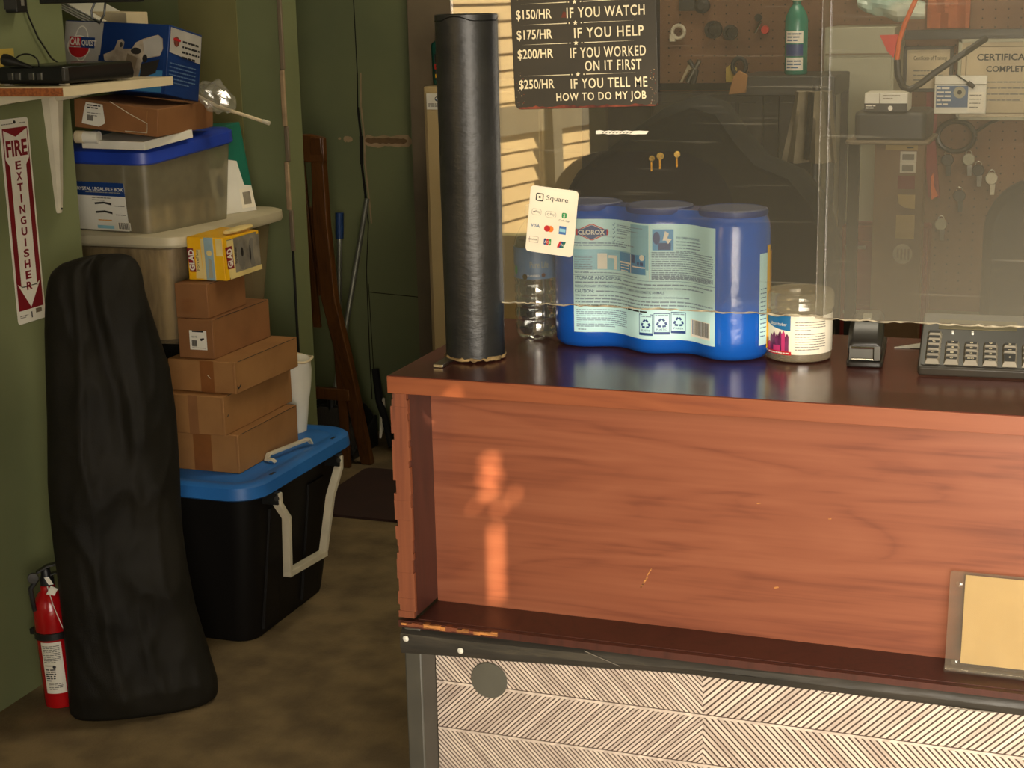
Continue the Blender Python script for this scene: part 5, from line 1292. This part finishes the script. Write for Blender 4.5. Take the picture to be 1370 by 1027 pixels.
# ------------------------------------------------------------------ back corner: chair, broom, pan, cabinet
wc_ = thing('wooden_chair', 'brown slat-back wooden chair standing folded by the back wall behind the boxes', 'chair', (-2.46, 4.70, 0))
CX = -2.475
for s in (-1, 1):
    x = CX + s * .135
    b = MB(); b.loft([[(x - w, y - .016, z), (x + w, y - .016, z), (x + w, y + .016, z), (x - w, y + .016, z)] for z, x, y, w in ((.0, x + s * .035, 4.80, .020), (.38, x + s * .012, 4.71, .024), (.60, x - s * .006, 4.655, .026), (.85, x - s * .006, 4.625, .026), (1.05, x + s * .002, 4.61, .022), (1.13, x + s * .006, 4.60, .020))], 'chairwood'); b.build('leg', wc_, bevel=.004)
    b = MB(); b.loft([[(CX + s * .120 - w, y - .010, z), (CX + s * .120 + w, y - .010, z), (CX + s * .120 + w, y + .010, z), (CX + s * .120 - w, y + .010, z)] for z, y, w in ((0, 4.74, .013), (.50, 4.715, .016), (.78, 4.665, .014))], 'chairwood'); b.build('leg', wc_, bevel=.003)
b = MB(); b.slab([(-.165, 1.05), (.165, 1.05), (.165, 1.128), (.12, 1.138), (-.12, 1.138), (-.165, 1.128)], (CX, 4.615, 0), (1, 0, 0), (0, 0, 1), .024, 'chairwood'); b.build('top_rail', wc_, bevel=.004)
for i in range(3):
    x = CX + (i - 1) * .072
    b = MB(); b.loft([[(x - w, y - .007, z), (x + w, y - .007, z), (x + w, y + .007, z), (x - w, y + .007, z)] for z, y, w in ((.50, 4.668, .013), (.8, 4.628, .016), (1.055, 4.606, .015))], 'chairwood'); b.build('slat', wc_, bevel=.002)
b = MB(); b.box((CX - .15, 4.715, .24), (CX + .15, 4.74, .28), 'chairwood'); b.build('lower_rail', wc_, bevel=.003)
b = MB(); b.slab(rounded(-.095, 0, .095, .30, .03), (CX, 4.715, .60), (1, 0, 0), (0, -.12, 1), .022, 'chairwood'); b.build('seat', wc_, bevel=.006)

dp_ = thing('dustpan', 'long-handled lobby dustpan with a blue grip standing by the back wall', 'dustpan', (-2.51, 5.0, 0))
b = MB(); b.tube([(-2.516, 5.02, .16), (-2.500, 5.06, .75)], .0095, 'steelpole', 10); b.build('pole', dp_)
b = MB(); b.tube([(-2.5005, 5.059, .735), (-2.4985, 5.063, .825)], .0145, 'bluegrip', 12); b.build('grip', dp_)
b = MB()
secs = []
for i in range(13):
    a = math.pi * i / 12; secs.append((-2.512 + .135 * math.cos(a), .075 + .105 * math.sin(a)))
b.slab([(x, z) for x, z in [(-2.377, .0), (-2.377, .075)] + secs + [(-2.647, .075), (-2.647, 0)]], (0, 5.03, 0), (1, 0, 0), (0, 0, 1), .006, 'black')
b.box((-2.647, 4.82, .0), (-2.377, 5.03, .006), 'black'); b.hexa([(-2.652, 4.82, 0), (-2.644, 4.82, 0), (-2.644, 5.03, 0), (-2.652, 5.03, 0), (-2.652, 4.82, .02), (-2.644, 4.82, .02), (-2.644, 5.03, .11), (-2.652, 5.03, .11)], 'black')
b.hexa([(-2.380, 4.82, 0), (-2.372, 4.82, 0), (-2.372, 5.03, 0), (-2.380, 5.03, 0), (-2.380, 4.82, .02), (-2.372, 4.82, .02), (-2.372, 5.03, .11), (-2.380, 5.03, .11)], 'black'); b.build('pan', dp_)
br = thing('broom', 'broom with a bare grey pole leaning on the cracked back wall', 'broom', (-2.50, 4.95, 0))
b = MB(); b.tube([(-2.502, 4.94, .15), (-2.447, 5.185, .86)], .0095, 'steelpole', 10); b.build('pole', br)
b = MB(); b.tube([(-2.508 + .11 * math.cos(a), 4.935, .075 + .085 * math.sin(a)) for a in [math.pi * (1 - k / 16) for k in range(17)]], .007, 'black', 8); b.lathe([(.014, .13), (.014, .19), (.011, .20)], (-2.503, 4.937, 0), 'black', 12); b.build('head', br)
b = MB(); b.loft([[(-2.60, 4.90, 0), (-2.41, 4.90, 0), (-2.41, 4.965, 0), (-2.60, 4.965, 0)], [(-2.585, 4.915, .10), (-2.43, 4.915, .10), (-2.43, 4.955, .10), (-2.585, 4.955, .10)], [(-2.545, 4.925, .155), (-2.46, 4.925, .155), (-2.46, 4.95, .155), (-2.545, 4.95, .155)]], 'bristle'); b.build('bristles', br)
b = MB(); b.tube([(-2.385, 5.06, .27), (-2.36, 5.03, .16), (-2.325, 5.0, .10), (-2.295, 4.98, .012)], .014, 'darkcloth', 8); b.tube([(-2.35, 5.04, .17), (-2.337, 5.0, .10), (-2.339, 4.98, .04)], [.008, .012, .004], 'ivory', 8)
tag(b.build('cleaning_rag'), 'dark rag with a pale end slumped by the back wall beside the dustpan', 'rag')
tag(MB().slab(rounded(-.25, 4.24, .25, 4.735, .03), (-2.03, 0, 0.0005), (1, 0, 0), (0, 1, 0), .008, 'mat').build('floor_shade'), 'dark red-brown patch standing for shade on the floor before the beige cabinet', 'mat')  # dark slab imitates the shade lying on the floor

cb = thing('file_cabinet', 'tall beige steel cabinet behind the black roll', 'cabinet', (-1.83, 4.95, 0))
b = MB(); b.box((-2.031, 4.75, 0.0), (-1.63, 5.16, 1.277), 'beige'); b.build('body', cb, bevel=.006)
b = MB(); b.box((-2.020, 4.742, .03), (-1.64, 4.75, 1.262), 'beige'); b.build('door', cb, bevel=.004)
b = MB(); d = Decal(b, plane_fn((-2.016, 4.741, 1.206), (1, 0, 0), (0, 0, 1))); d.rect(0, 0, .095, .050, 'white', .0006)
d.disc(.036, .033, .0075, 'ink', .001, 20); d.disc(.036, .033, .0052, 'white', .0013, 16)
d.poly([(.036, .033)] + [(.036 + .0052 * math.cos(a), .033 + .0052 * math.sin(a)) for a in [k * math.pi / 10 for k in range(6)]], 'slate', .0016); d.poly([(.036, .033)] + [(.036 + .0052 * math.cos(a), .033 + .0052 * math.sin(a)) for a in [math.pi + k * math.pi / 10 for k in range(6)]], 'slate', .0016)
d.greek(.006, .016, .08, 2, .007, .003, 'inkgrey', .001, .7); b.build('sticker', cb, smooth=False)
ob_ = thing('oil_bottle', 'dark green motor oil bottle on the beige cabinet', 'bottle', (-1.955, 4.83, 1.2775))
b = MB(); b.slab([(-.06, 0), (.055, 0), (.06, .01), (.06, .105), (.045, .140), (.025, .158), (-.018, .158), (-.060, .132), (-.064, .125)], (-1.955, 4.86, 1.278), (1, 0, 0), (0, 0, 1), .07, 'oil'); b.build('body', ob_, bevel=.008)
MB().lathe([(.017, .155), (.018, .158), (.018, .180), (.016, .183), (.0001, .183)], (-1.95, 4.825, 1.278), 'black', 20).build('cap', ob_)
b = MB(); d = Decal(b, plane_fn((-1.955, 4.7895, 1.278), (1, 0, 0), (0, 0, 1))); d.rect(-.050, .072, .045, .098, 'ink', .0008); d.rect(-.050, .050, .045, .068, 'redplastic', .0008); d.greek(-.046, .056, .04, 1, .004, .005, 'sign_red', .0012, 1); d.rect(-.050, .018, .0, .046, 'ink', .0008); d.rect(-.048, .024, -.004, .036, 'yellow', .0012)
b.build('label', ob_, smooth=False)

# ------------------------------------------------------------------ seen through the acrylic
struct(MB().box((-1.745, 5.14, 0), (-1.375, 5.2, 2.1), 'darkgrey'), 'dark_backing_panel', bevel=.004)  # dark panel added to darken this stretch of the back wall
bc_ = thing('dark_backing_block', 'tall charcoal block added to darken under the pegboard behind the black office chair', 'cabinet', (-1.09, 5.1, 0))  # block added to keep the area under the pegboard dark
MB().box((-1.365, 5.04, 0), (-.805, 5.16, 1.236), 'darkgrey').build('body', bc_, bevel=.004)
for x in (-1.355, -1.08): MB().box((x, 5.03, .05), (x + .265, 5.04, 1.21), 'darkgrey').build('door', bc_, bevel=.003)
pg = thing('pegboard', 'large brown pegboard of hanging tools on the back wall', 'pegboard', (-.4, 5.17, .55))
b = MB(); b.box((-1.37, 5.17, .55), (.75, 5.19, 2.0), 'peg'); b.build('board', pg)
b = MB(); d = Decal(b, plane_fn((0, 5.1695, 0), (1, 0, 0), (0, 0, 1)))
for i in range(45):
    for j in range(36): d.disc(-1.34 + i * .0375, .62 + j * .026, .0024, 'crack', .0003, 6)
b.build('peg_hole', pg)
o_ = b = MB(); b.box((-1.37, 5.150, 1.240), (-.99, 5.170, 1.262), 'crack'); b.build('lower_rail', pg)
hung = 'small tools hanging on the pegboard'
def hang(name, label, cat, fn, grp=None):
    b = MB(); fn(b); tag(b.build(name), label, cat, grp)
hang('washer_ring', 'pale ring hanging on the pegboard left of the dark socket pair', 'ring', lambda b: (b.tube([(-1.305 + .020 * math.cos(a), 5.155, 1.425 + .020 * math.sin(a)) for a in [k * math.pi / 10 for k in range(21)]], .006, 'ivory', 8), b.box((-1.333, 5.15, 1.395), (-1.315, 5.168, 1.418), 'ivory')))
hang('pliers', 'dark pliers on the pegboard beneath the pale ring', 'pliers', lambda b: (b.tube([(-1.27, 5.155, 1.335), (-1.245, 5.155, 1.30), (-1.255, 5.155, 1.26)], .008, 'darkgrey', 8), b.tube([(-1.235, 5.155, 1.335), (-1.255, 5.155, 1.30), (-1.275, 5.155, 1.265)], .008, 'metal', 8)))
hang('wrench', 'small bright wrench hanging crosswise low on the pegboard', 'wrench', lambda b: b.slab([(0, 0), (.008, 0), (.03, .04), (.038, .042), (.04, .055), (.026, .055), (.022, .044)], (-1.30, 5.16, 1.265), (1, 0, 0), (0, 0, 1), .006, 'metal'))
hang('socket', 'round black socket on the pegboard, left one of a dark pair', 'socket', lambda b: b.lathe([(.026, 0), (.028, .005), (.028, .022), (.018, .022), (.016, .008), (.0001, .008)], (-1.19, 5.168, 1.43), 'black', 20, (0, -1, 0)))
hang('socket', 'round black socket on the pegboard, right one of a dark pair', 'socket', lambda b: b.lathe([(.022, 0), (.024, .005), (.024, .020), (.015, .020), (.013, .008), (.0001, .008)], (-1.135, 5.168, 1.42), 'black', 20, (0, -1, 0)))
hang('screwdriver', 'red-handled screwdriver hanging on the pegboard beside the teal bottle', 'screwdriver', lambda b: (b.tube([(-1.035, 5.15, 1.452), (-1.055, 5.15, 1.418)], .005, 'chrome', 8), b.lathe([(.012, 0), (.014, .006), (.012, .014)], (-1.025, 5.168, 1.427), 'redplastic', 14, (0, -1, 0)), b.lathe([(.010, 0), (.012, .02)], (-1.045, 5.168, 1.465), 'black', 12, (0, -1, 0))))
hang('hang_tag', 'yellow paper tag hanging low on the pegboard', 'tag', lambda b: b.slab([(0, 0), (.036, 0), (.036, .045), (.018, .058), (0, .045)], (-1.150, 5.163, 1.265), (1, 0, 0), (0, 0, 1), .002, 'sticky'))
hang('hose_clamp', 'dark clamp hung on the pegboard above the yellow tag', 'clamp', lambda b: b.tube([(-1.105 + .022 * math.cos(a), 5.155, 1.315 + .026 * math.sin(a)) for a in [k * math.pi / 8 for k in range(17)]], .007, 'darkgrey', 8))
hang('bracket_tool', 'dark bracket hung at the top left of the pegboard', 'tool', lambda b: b.box((-1.30, 5.145, 1.49), (-1.25, 5.168, 1.53), 'darkgrey'))
hang('drill_chuck', 'dark rounded chuck at the top of the pegboard beside the bracket', 'tool', lambda b: b.lathe([(.022, 0), (.024, .03), (.012, .04)], (-1.225, 5.168, 1.505), 'darkgrey', 16, (0, -1, 0)))

ds_ = thing('dark_cabinet', 'low charcoal cabinet under the teal bottle behind the acrylic', 'cabinet', (-.86, 4.75, 0))
b = MB(); b.box((-.995, 4.60, 1.256), (-.715, 4.88, 1.312), 'darkgrey'); b.build('top', ds_, bevel=.004)
for x in (-.93, -.725): MB().box((x - .01, 4.61, 0), (x + .01, 4.63, 1.256), 'darkgrey').build('leg', ds_)
for x in (-.93, -.725): MB().box((x - .01, 4.85, 0), (x + .01, 4.87, 1.256), 'darkgrey').build('leg', ds_)
b = MB(); b.slab([(0, 0), (.05, .005), (.055, .055), (.03, .068), (.014, .05)], (-1.012, 4.585, 1.262), (1, 0, 0), (0, 0, 1), .01, 'card')
tag(b.build('cardboard_piece', bevel=.002), 'tan cardboard scrap against the charcoal cabinet corner', 'scrap')
gb2 = thing('soap_bottle', 'teal bottle with a pale label on the charcoal cabinet', 'bottle', (-.843, 4.70, 1.3125))
MB().lathe([(.030, 0), (.033, .004), (.033, .150), (.030, .165), (.020, .185), (.012, .195), (.012, .21)], (-.843, 4.70, 1.3125), 'bottlegreen', 28).build('body', gb2)
MB().lathe([(.016, .205), (.016, .23), (.012, .235), (.0001, .236)], (-.843, 4.70, 1.3125), 'pale', 18).build('cap', gb2)
b = MB(); cyl4 = lambda u, v, l: Vector((-.843, 4.70, 1.3125)) + Vector((math.sin(u / .033) * (.0333 + l), -math.cos(u / .033) * (.0333 + l), v))
d = Decal(b, cyl4); d.rect(-.026, .012, .026, .048, 'white', .0005, nu=10); d.rect(-.026, .052, .026, .085, 'navy', .0005, nu=10); d.rect(-.026, .088, .026, .122, 'white', .0005, nu=10); d.greek(-.022, .112, .02, 3, .009, .004, 'slate', .001, .8); d.greek(-.022, .036, .02, 3, .009, .004, 'slate', .001, .8)
b.build('label', gb2)

ac = thing('office_chair', 'big black upholstered office chair behind the blue wipes pack', 'chair', (-.82, 3.35, 0))
secs = []
prof_ = [(-1.10, .74), (-1.125, .95), (-1.115, 1.085), (-1.06, 1.18), (-.96, 1.255), (-.87, 1.315), (-.80, 1.34), (-.745, 1.325), (-.70, 1.265), (-.655, 1.215), (-.58, 1.185), (-.53, 1.13), (-.50, 1.03), (-.50, .95), (-.52, .74), (-.60, .66), (-1.02, .66)]
b = MB()
def inset(P, k): 
    cx = sum(p[0] for p in P) / len(P); cy = sum(p[1] for p in P) / len(P); return [(cx + (x - cx) * k, cy + (y - cy) * k) for x, y in P]
for y, k in ((3.27, .86), (3.262, .92), (3.275, .97), (3.32, 1.0), (3.38, .99), (3.42, .94), (3.43, .85)):
    secs.append([(x, y + .012 * noise.noise(Vector((x * 8, z * 8, 1))), z) for x, z in inset(prof_, k)])
b.loft(secs, 'darkcloth'); b.build('backrest', ac, angle=60)
b = MB(); b.slab(rounded(-1.10, 3.02, -.54, 3.55, .08), (0, 0, .50), (1, 0, 0), (0, 1, 0), .10, 'darkcloth'); b.build('seat', ac, bevel=.03)
for x in (-1.14, -.52):
    b = MB(); b.strap([(x, 3.10, .55), (x, 3.10, .74), (x, 3.16, .76), (x, 3.36, .76)], .05, .03, (1, 0, 0), 'black'); b.build('arm', ac, bevel=.008)
MB().lathe([(.03, .10), (.03, .5)], (-.82, 3.3, 0), 'black', 16).build('post', ac)
b = MB()
for i in range(5):
    a = i * 2 * math.pi / 5 + .3; b.tube([(-.82, 3.3, .12), (-.82 + .28 * math.cos(a), 3.3 + .28 * math.sin(a), .05)], [.03, .02], 'black', 8)
sb_ = b.build('star_base', ac)
for i in range(5):
    a = i * 2 * math.pi / 5 + .3; MB().lathe([(.0001, -.02), (.025, -.02), (.025, .02), (.0001, .02)], (-.82 + .28 * math.cos(a), 3.3 + .28 * math.sin(a), .027), 'black', 14, (math.sin(a), -math.cos(a), 0)).build('caster', sb_)
for i, (x, z, s) in enumerate(((-.876, 1.216, .006), (-.858, 1.221, .0075), (-.822, 1.225, .0065))):  # gold glints modelled as small brass pieces
    k = thing('key', ('brass piece standing for a gold glint by the black chair, left of three', 'brass piece standing for a gold glint by the black chair, middle of three', 'brass piece standing for a gold glint by the black chair, right of three')[i], 'key', (x, 3.236, z - .02), 'gold glints built as brass pieces by the chair back')
    b = MB(); b.lathe([(.0001, 0), (s, 0), (s, .003), (.0001, .003)], (x, 3.24, z), 'brass', 14, (.2, -1, .15)); b.build('bow', k)
    b = MB(); b.slab([(0, 0), (s * .6, 0), (s * .5, .018), (0, .02)], (x - .002, 3.240, z - .026), (1, 0, .1), (0, 0, 1), .002, 'brass'); b.build('blade', k)
cl_ = thing('hanging_jacket', 'grey cloth jacket draped beyond the black chair, below the charcoal cabinet', 'jacket', (-.66, 3.92, .95))
secs = []
for i in range(9):
    t = i / 8; z = lerp(1.14, 1.31, t)
    x0, x1 = lerp(-.735, -.705, t), lerp(-.605, -.622, t)
    secs.append([(lerp(x0, x1, k / 12), 3.92 + .02 * math.sin(k * 1.3 + t * 2), z + .01 * noise.noise(Vector((k, t, 0)))) for k in range(13)] + [(lerp(x1, x0, k / 12), 3.96, z) for k in range(13)])
b = MB(); b.loft(secs, 'greyfabric'); b.build('body', cl_)
b = MB(); b.tube([(-.662, 3.905, 1.31), (-.664, 3.90, 1.22), (-.67, 3.905, 1.15)], .008, 'crack', 6); b.build('zip_front', cl_)
cst = thing('coat_stand', 'charcoal pole stand holding the grey cloth jacket', 'stand', (-.655, 3.94, 0))
MB().tube([(-.655, 3.94, .02), (-.655, 3.94, 1.325)], .010, 'darkgrey', 10).build('pole', cst)
MB().lathe([(.06, 0), (.06, .02), (.02, .03)], (-.655, 3.94, 0.0), 'darkgrey', 28).build('foot', cst)

cc = thing('pale_locker', 'tall pale grey locker against the pegboard wall', 'locker', (-.70, 5.02, 0))
b = MB(); b.box((-.795, 4.90, 0), (-.590, 5.165, 1.438), 'pale'); b.build('body', cc, bevel=.004)
b = MB(); b.box((-.788, 4.893, .03), (-.597, 4.90, 1.35), 'pale'); b.build('door', cc, bevel=.003)
b = MB(); b.box((-.790, 4.894, 1.356), (-.594, 4.90, 1.362), 'taupe'); b.build('top_seam', cc)
b = MB(); secs = []
for i in range(14):
    t = i / 13; P = []
    for k in range(20):
        a = 2 * math.pi * k / 20; r = .045 * math.sin(math.pi * (.1 + .8 * t)) ** .5 * (1 + .35 * noise.noise(Vector((math.cos(a) * 1.4, math.sin(a) * 1.4, t * 4)))); P.append((lerp(-.71, -.515, t), 4.98 + r * math.sin(a), lerp(1.515, 1.478, t) + r * math.cos(a) * .85))
    secs.append(P)
K['whitebag'] = M('white_plastic_bag', (206, 208, 190), 0.3, c2=(150, 178, 166), scale=12, coat=.3)
b.loft(secs, 'whitebag'); tag(b.build('plastic_bag', angle=20), 'crumpled white plastic bag on top of the pale locker', 'bag')

pr = thing('printer', 'dark printer on a stand in front of the pale locker', 'printer', (-.55, 4.62, 1.0))
b = MB(); b.slab(rounded(-.645, 4.50, -.452, 4.72, .02), (0, 0, 1.14), (1, 0, 0), (0, 1, 0), .080, 'darkgrey'); b.build('body', pr, bevel=.01)
b = MB(); b.slab(rounded(-.665, 4.47, -.440, 4.74, .02), (0, 0, 1.134), (1, 0, 0), (0, 1, 0), .010, 'taupe'); b.build('tray', pr, bevel=.003)
stn = thing('printer_stand', 'brown panel stand with taped notes under the printer', 'stand', (-.54, 4.72, 0))
b = MB(); b.box((-.612, 4.70, 0), (-.474, 4.76, 1.134), 'brownpanel'); b.build('panel', stn); b = MB(); b.box((-.655, 4.48, 0), (-.625, 4.50, 1.134), 'crack'); b.build('post', stn)
wbx = thing('white_box', 'small white printed box on the dark printer', 'box', (-.56, 4.55, 1.2205))
b = MB(); b.box((-.618, 4.50, 1.2212), (-.503, 4.60, 1.271), 'white'); b.build('carton', wbx, bevel=.002)
b = MB(); d = Decal(b, plane_fn((-.618, 4.4995, 1.2212), (1, 0, 0), (0, 0, 1))); d.rect(.0, 0, .115, .022, 'darkgrey', .0006); d.greek(.004, .014, .03, 2, .006, .003, 'white', .001, .8); d.disc(.070, .009, .0065, 'white', .001, 14); d.rect(.040, .022, .042, .05, 'taupe', .0006); d.greek(.05, .042, .095, 2, .008, .002, 'taupe', .001, .6)
b.build('print', wbx, smooth=False)
for nm, (x0, z0, x1, z1), k, lab in (('note', (-.582, 1.098, -.492, 1.131), 'tanpaper', 'wide tan note taped at the top of the brown panel'), ('photo', (-.540, 1.066, -.495, 1.095), 'sticker', 'small white photo taped below the tan note'), ('photo', (-.540, 1.034, -.496, 1.0645), 'sticker', 'white photo card taped just above the red card'),
                                  ('card', (-.545, .988, -.497, 1.026), 'redbrown', 'dark red card taped on the brown panel'), ('note', (-.544, .932, -.495, .972), 'tanpaper', 'curling tan note taped below the red card'), ('note', (-.546, .846, -.494, .914), 'tanpaper', 'tall pale tan note low on the brown panel'),
                                  ('emblem', (-.552, .772, -.497, .830), 'ivory', 'round pale emblem at the bottom of the brown panel')):
    b = MB(); w, h = x1 - x0, z1 - z0
    out = [(0, 0), (w, 0), (w, h), (0, h)] if nm != 'emblem' else [(w / 2 + w / 2 * math.cos(a), h / 2 + h / 2 * math.sin(a)) for a in [q * math.pi / 9 for q in range(18)]]
    if 'curling' in lab: out = [(.004, .014), (.02, .003), (w, 0), (w, h), (0, h)]
    b.slab(out, (x0, 4.6992, z0), (1, 0, 0), (0, 0, 1), .001, k); dd = Decal(b, plane_fn((x0, 4.6985, z0), (1, 0, 0), (0, 0, 1)))
    if nm == 'photo': dd.rect(.006, .005, w - .006, h * .75, 'gladgrey', .001)
    if nm == 'emblem':
        for i in range(4): dd.rect(.012 + i * .010, .012 + .006 * (i == 0), .017 + i * .010, h - .014, 'brownpanel', .001)
    if lab.startswith('wide'): dd.rect(.06, .006, .078, .010, 'ink', .001)
    tag(b.build(nm), lab, nm)

oc_ = MB(); oc_.loft([[(lerp(-.525, -.40, k / 10), 5.145 + .012 * math.sin(k * 1.4 + z_ * 20), z_) for k in range(11)] + [(lerp(-.40, -.525, k / 10), 5.16, z_) for k in range(11)] for z_ in (1.425, 1.47, 1.52, 1.56)], 'dullorange')  # orange sheet painted in place of a blurred glow
tag(oc_.build('orange_glow_sheet'), 'dull orange sheet standing for an orange glow above the certificates', 'cloth')
hc = thing('orange_cable', 'orange-red cable hooked in a loop in front of the certificates', 'cable', (-.45, 4.2, 1.29))
b = MB(); b.tube([(-.44, 4.2, 1.56), (-.462, 4.2, 1.51), (-.482, 4.2, 1.462), (-.495, 4.2, 1.42), (-.499, 4.2, 1.372)], .006, 'orangecloth', 8); b.build('upper_run', hc)
b = MB(); b.tube([(-.499, 4.2, 1.372), (-.496, 4.2, 1.335), (-.482, 4.2, 1.305), (-.464, 4.2, 1.298), (-.440, 4.2, 1.312), (-.405, 4.2, 1.340), (-.336, 4.2, 1.387), (-.29, 4.25, 1.42)], .0085, 'frame', 8); b.build('lower_loop', hc)
b = MB(); b.slab([(0, 0), (.045, .001), (.036, -.056), (.02, -.04)], (-.543, 4.195, 1.433), (1, 0, 0), (0, 0, 1), -.01, 'redplastic'); b.build('red_flag', hc)
b = MB(); b.strap([(-.502, 5.155, 1.25), (-.502, 5.155, 1.188), (-.504, 5.155, 1.083), (-.496, 5.155, 1.007), (-.485, 5.155, .908)], .035, .004, (1, 0, 0), 'redbrown'); b.slab([(0, 0), (.019, .014), (.007, .041), (.002, .084), (-.005, .07)], (-.492, 5.15, .902), (1, 0, 0), (0, 0, 1), .003, 'orangecloth')
tag(b.build('lanyard_strap'), 'hanging reddish strap with a bright orange tip left of the key ring', 'strap')


def certificate(x0, z0, x1, z1, y, lab, fn, fr='frame'):
    t = thing('framed_certificate', lab, 'certificate', ((x0 + x1) / 2, y, z0), 'framed certificates on the pegboard')
    b = MB(); w, h = x1 - x0, z1 - z0
    for a0, c0_, a1, c1_ in ((0, 0, w, .010), (0, h - .010, w, h), (0, 0, .010, h), (w - .010, 0, w, h)): b.box((x0 + a0, y - .012, z0 + c0_), (x0 + a1, y + .004, z0 + c1_), fr)
    b.build('frame', t, bevel=.001)
    b = MB(); b.box((x0 + .008, y - .004, z0 + .008), (x1 - .008, y + .002, z1 - .008), 'certpaper'); d = Decal(b, plane_fn((x0, y - .0045, z0), (1, 0, 0), (0, 0, 1))); fn(d, w, h); b.build('sheet', t)


certificate(-.590, 1.235, -.442, 1.372, 5.14, 'smaller dark-framed certificate left of the big one behind the acrylic', lambda d, w, h: (d.text('Certificate of Training', .03, h - .045, w - .05, .016, 'ink', .0008), d.greek(.03, h - .075, w - .03, 3, .014, .004, 'inkgrey', .0008, .6)))
certificate(-.428, 1.15, -.10, 1.392, 5.14, 'large pale-framed certificate of completion behind the acrylic', lambda d, w, h: (d.ring([(.022, .02), (w - .022, .02), (w - .022, h - .022), (.022, h - .022)], .004, 'taupe', .0006), d.text('CERTIFICATE OF', .055, h - .064, .215, .020, 'ink', .0009, bold=.02), d.text('COMPLETION', .083, h - .098, .155, .018, 'ink', .0009, bold=.02), d.greek(.06, h - .13, w - .06, 4, .018, .004, 'inkgrey', .0008, .6)), 'pale')
b = MB(); b.box((-.60, 5.150, 1.392), (.30, 5.168, 1.420), 'frame'); tag(b.build('dark_rail'), 'dark wooden rail above the framed certificates', 'rail')
idc = thing('card_pack', 'white and blue printed packet hanging over the large certificate', 'packet', (-.415, 5.115, 1.170))
b = MB(); b.box((-.4925, 5.107, 1.170), (-.339, 5.1275, 1.285), 'white'); b.build('packet', idc, bevel=.003)
b = MB(); d = Decal(b, plane_fn((-.4925, 5.1065, 1.170), (1, 0, 0), (0, 0, 1))); d.rect(.006, .02, .10, .085, 'slate', .0006); d.disc(.075, .065, .018, 'pale', .001, 14); d.disc(.075, .065, .007, 'ink', .0014, 10); d.greek(.008, .075, .05, 5, .012, .005, 'white', .0012, .8); d.rect(.100, .006, .147, .066, 'sticker', .0009); d.greek(.105, .055, .14, 4, .012, .003, 'inkgrey', .0013, .8); d.rect(.0, .088, .153, .090, 'inkgrey', .0008)
b.build('print', idc, smooth=False)
b = MB(); b.tube([(-.43, 5.102, 1.289), (-.394, 5.1, 1.265)], .0025, 'ink', 6); b.tube([(-.394, 5.1, 1.265), (-.375, 5.1, 1.251)], .007, 'ink', 8); tag(b.build('brush'), 'small black brush lying across the white and blue packet', 'brush')
b = MB(); b.tube([(-.425 + .055 * math.cos(a), 5.14, 1.10 + .046 * math.sin(a)) for a in [k * math.pi / 16 for k in range(33)]], .008, 'frame', 8); b.tube([(-.372, 5.14, 1.11), (-.33, 5.14, 1.14), (-.28, 5.14, 1.16)], .005, 'frame', 6); tag(b.build('cable_coil'), 'coiled dark cable hung on the pegboard below the packet', 'cable')
for i, (x, z, k, lab) in enumerate(((-.448, 1.015, 'darkgrey', 'dark key bunch hanging under the coiled cable'), (-.385, 1.018, 'pale', 'pale round key fob right of the dark key bunch'), (-.315, .960, 'ivory', 'ivory key tag hanging right of the pale fob'), (-.355, .985, 'black', 'black key fob between the pale fob and the ivory tag'), (-.408, .905, 'darkgrey', 'long dark key fob low on the pegboard'), (-.460, .815, 'pale', 'pale yellowish key tag lowest on the pegboard'))):
    t = thing('key_bunch', lab, 'keys', (x, 5.14, z - .04), 'keys on the pegboard')
    b = MB(); b.lathe([(.0001, 0), (.017, 0), (.019, .006), (.017, .012), (.0001, .012)], (x, 5.15, z + .012), k, 18, (0, -1, 0)); b.build('fob', t)
    b = MB(); b.slab([(-.006, 0), (.006, 0), (.008, .034), (-.008, .034)], (x + .004, 5.145, z - .038), (1, 0, 0), (0, 0, 1), .004, 'metal' if i % 2 else k); b.build('blade', t)
    MB().tube([(x + .009 * math.cos(a), 5.142, z + .030 + .009 * math.sin(a)) for a in [q * math.pi / 6 for q in range(13)]], .0016, 'metal', 5).build('ring', t)
rb = thing('red_box', 'dark red drawer box low behind the brown note panel', 'tool chest', (-.59, 4.83, 0))  # red box added to fill a reddish patch
b = MB(); b.box((-.712, 4.785, .0), (-.462, 4.885, .868), 'redbrown'); b.build('body', rb, bevel=.006)
for i in range(4):
    b = MB(); b.box((-.702, 4.777, .06 + i * .195), (-.472, 4.785, .24 + i * .195), 'redbrown'); dr = b.build('drawer', rb, bevel=.002); MB().box((-.70, 4.768, .215 + i * .195), (-.64, 4.777, .225 + i * .195), 'metal').build('drawer_pull', dr)
rc = thing('black_chair', 'rounded black chair back behind the calculator at the frame edge', 'chair', (-.02, 3.45, 0))
b = MB(); b.slab(rounded(-.222, .70, .22, 1.165, .11, 8), (0, 3.42, 0), (1, 0, 0), (0, 0, 1), -.07, 'darkcloth'); b.build('backrest', rc, bevel=.02)
b = MB(); b.slab(rounded(-.22, 3.0, .22, 3.45, .06), (0, 0, .44), (1, 0, 0), (0, 1, 0), .09, 'darkcloth'); b.build('seat', rc, bevel=.02)
for x in (-.19, .19):
    for y in (3.05, 3.46): MB().tube([(x, y, 0), (x, y, .45 if y < 3.2 else .74)], .012, 'black', 8).build('leg', rc)
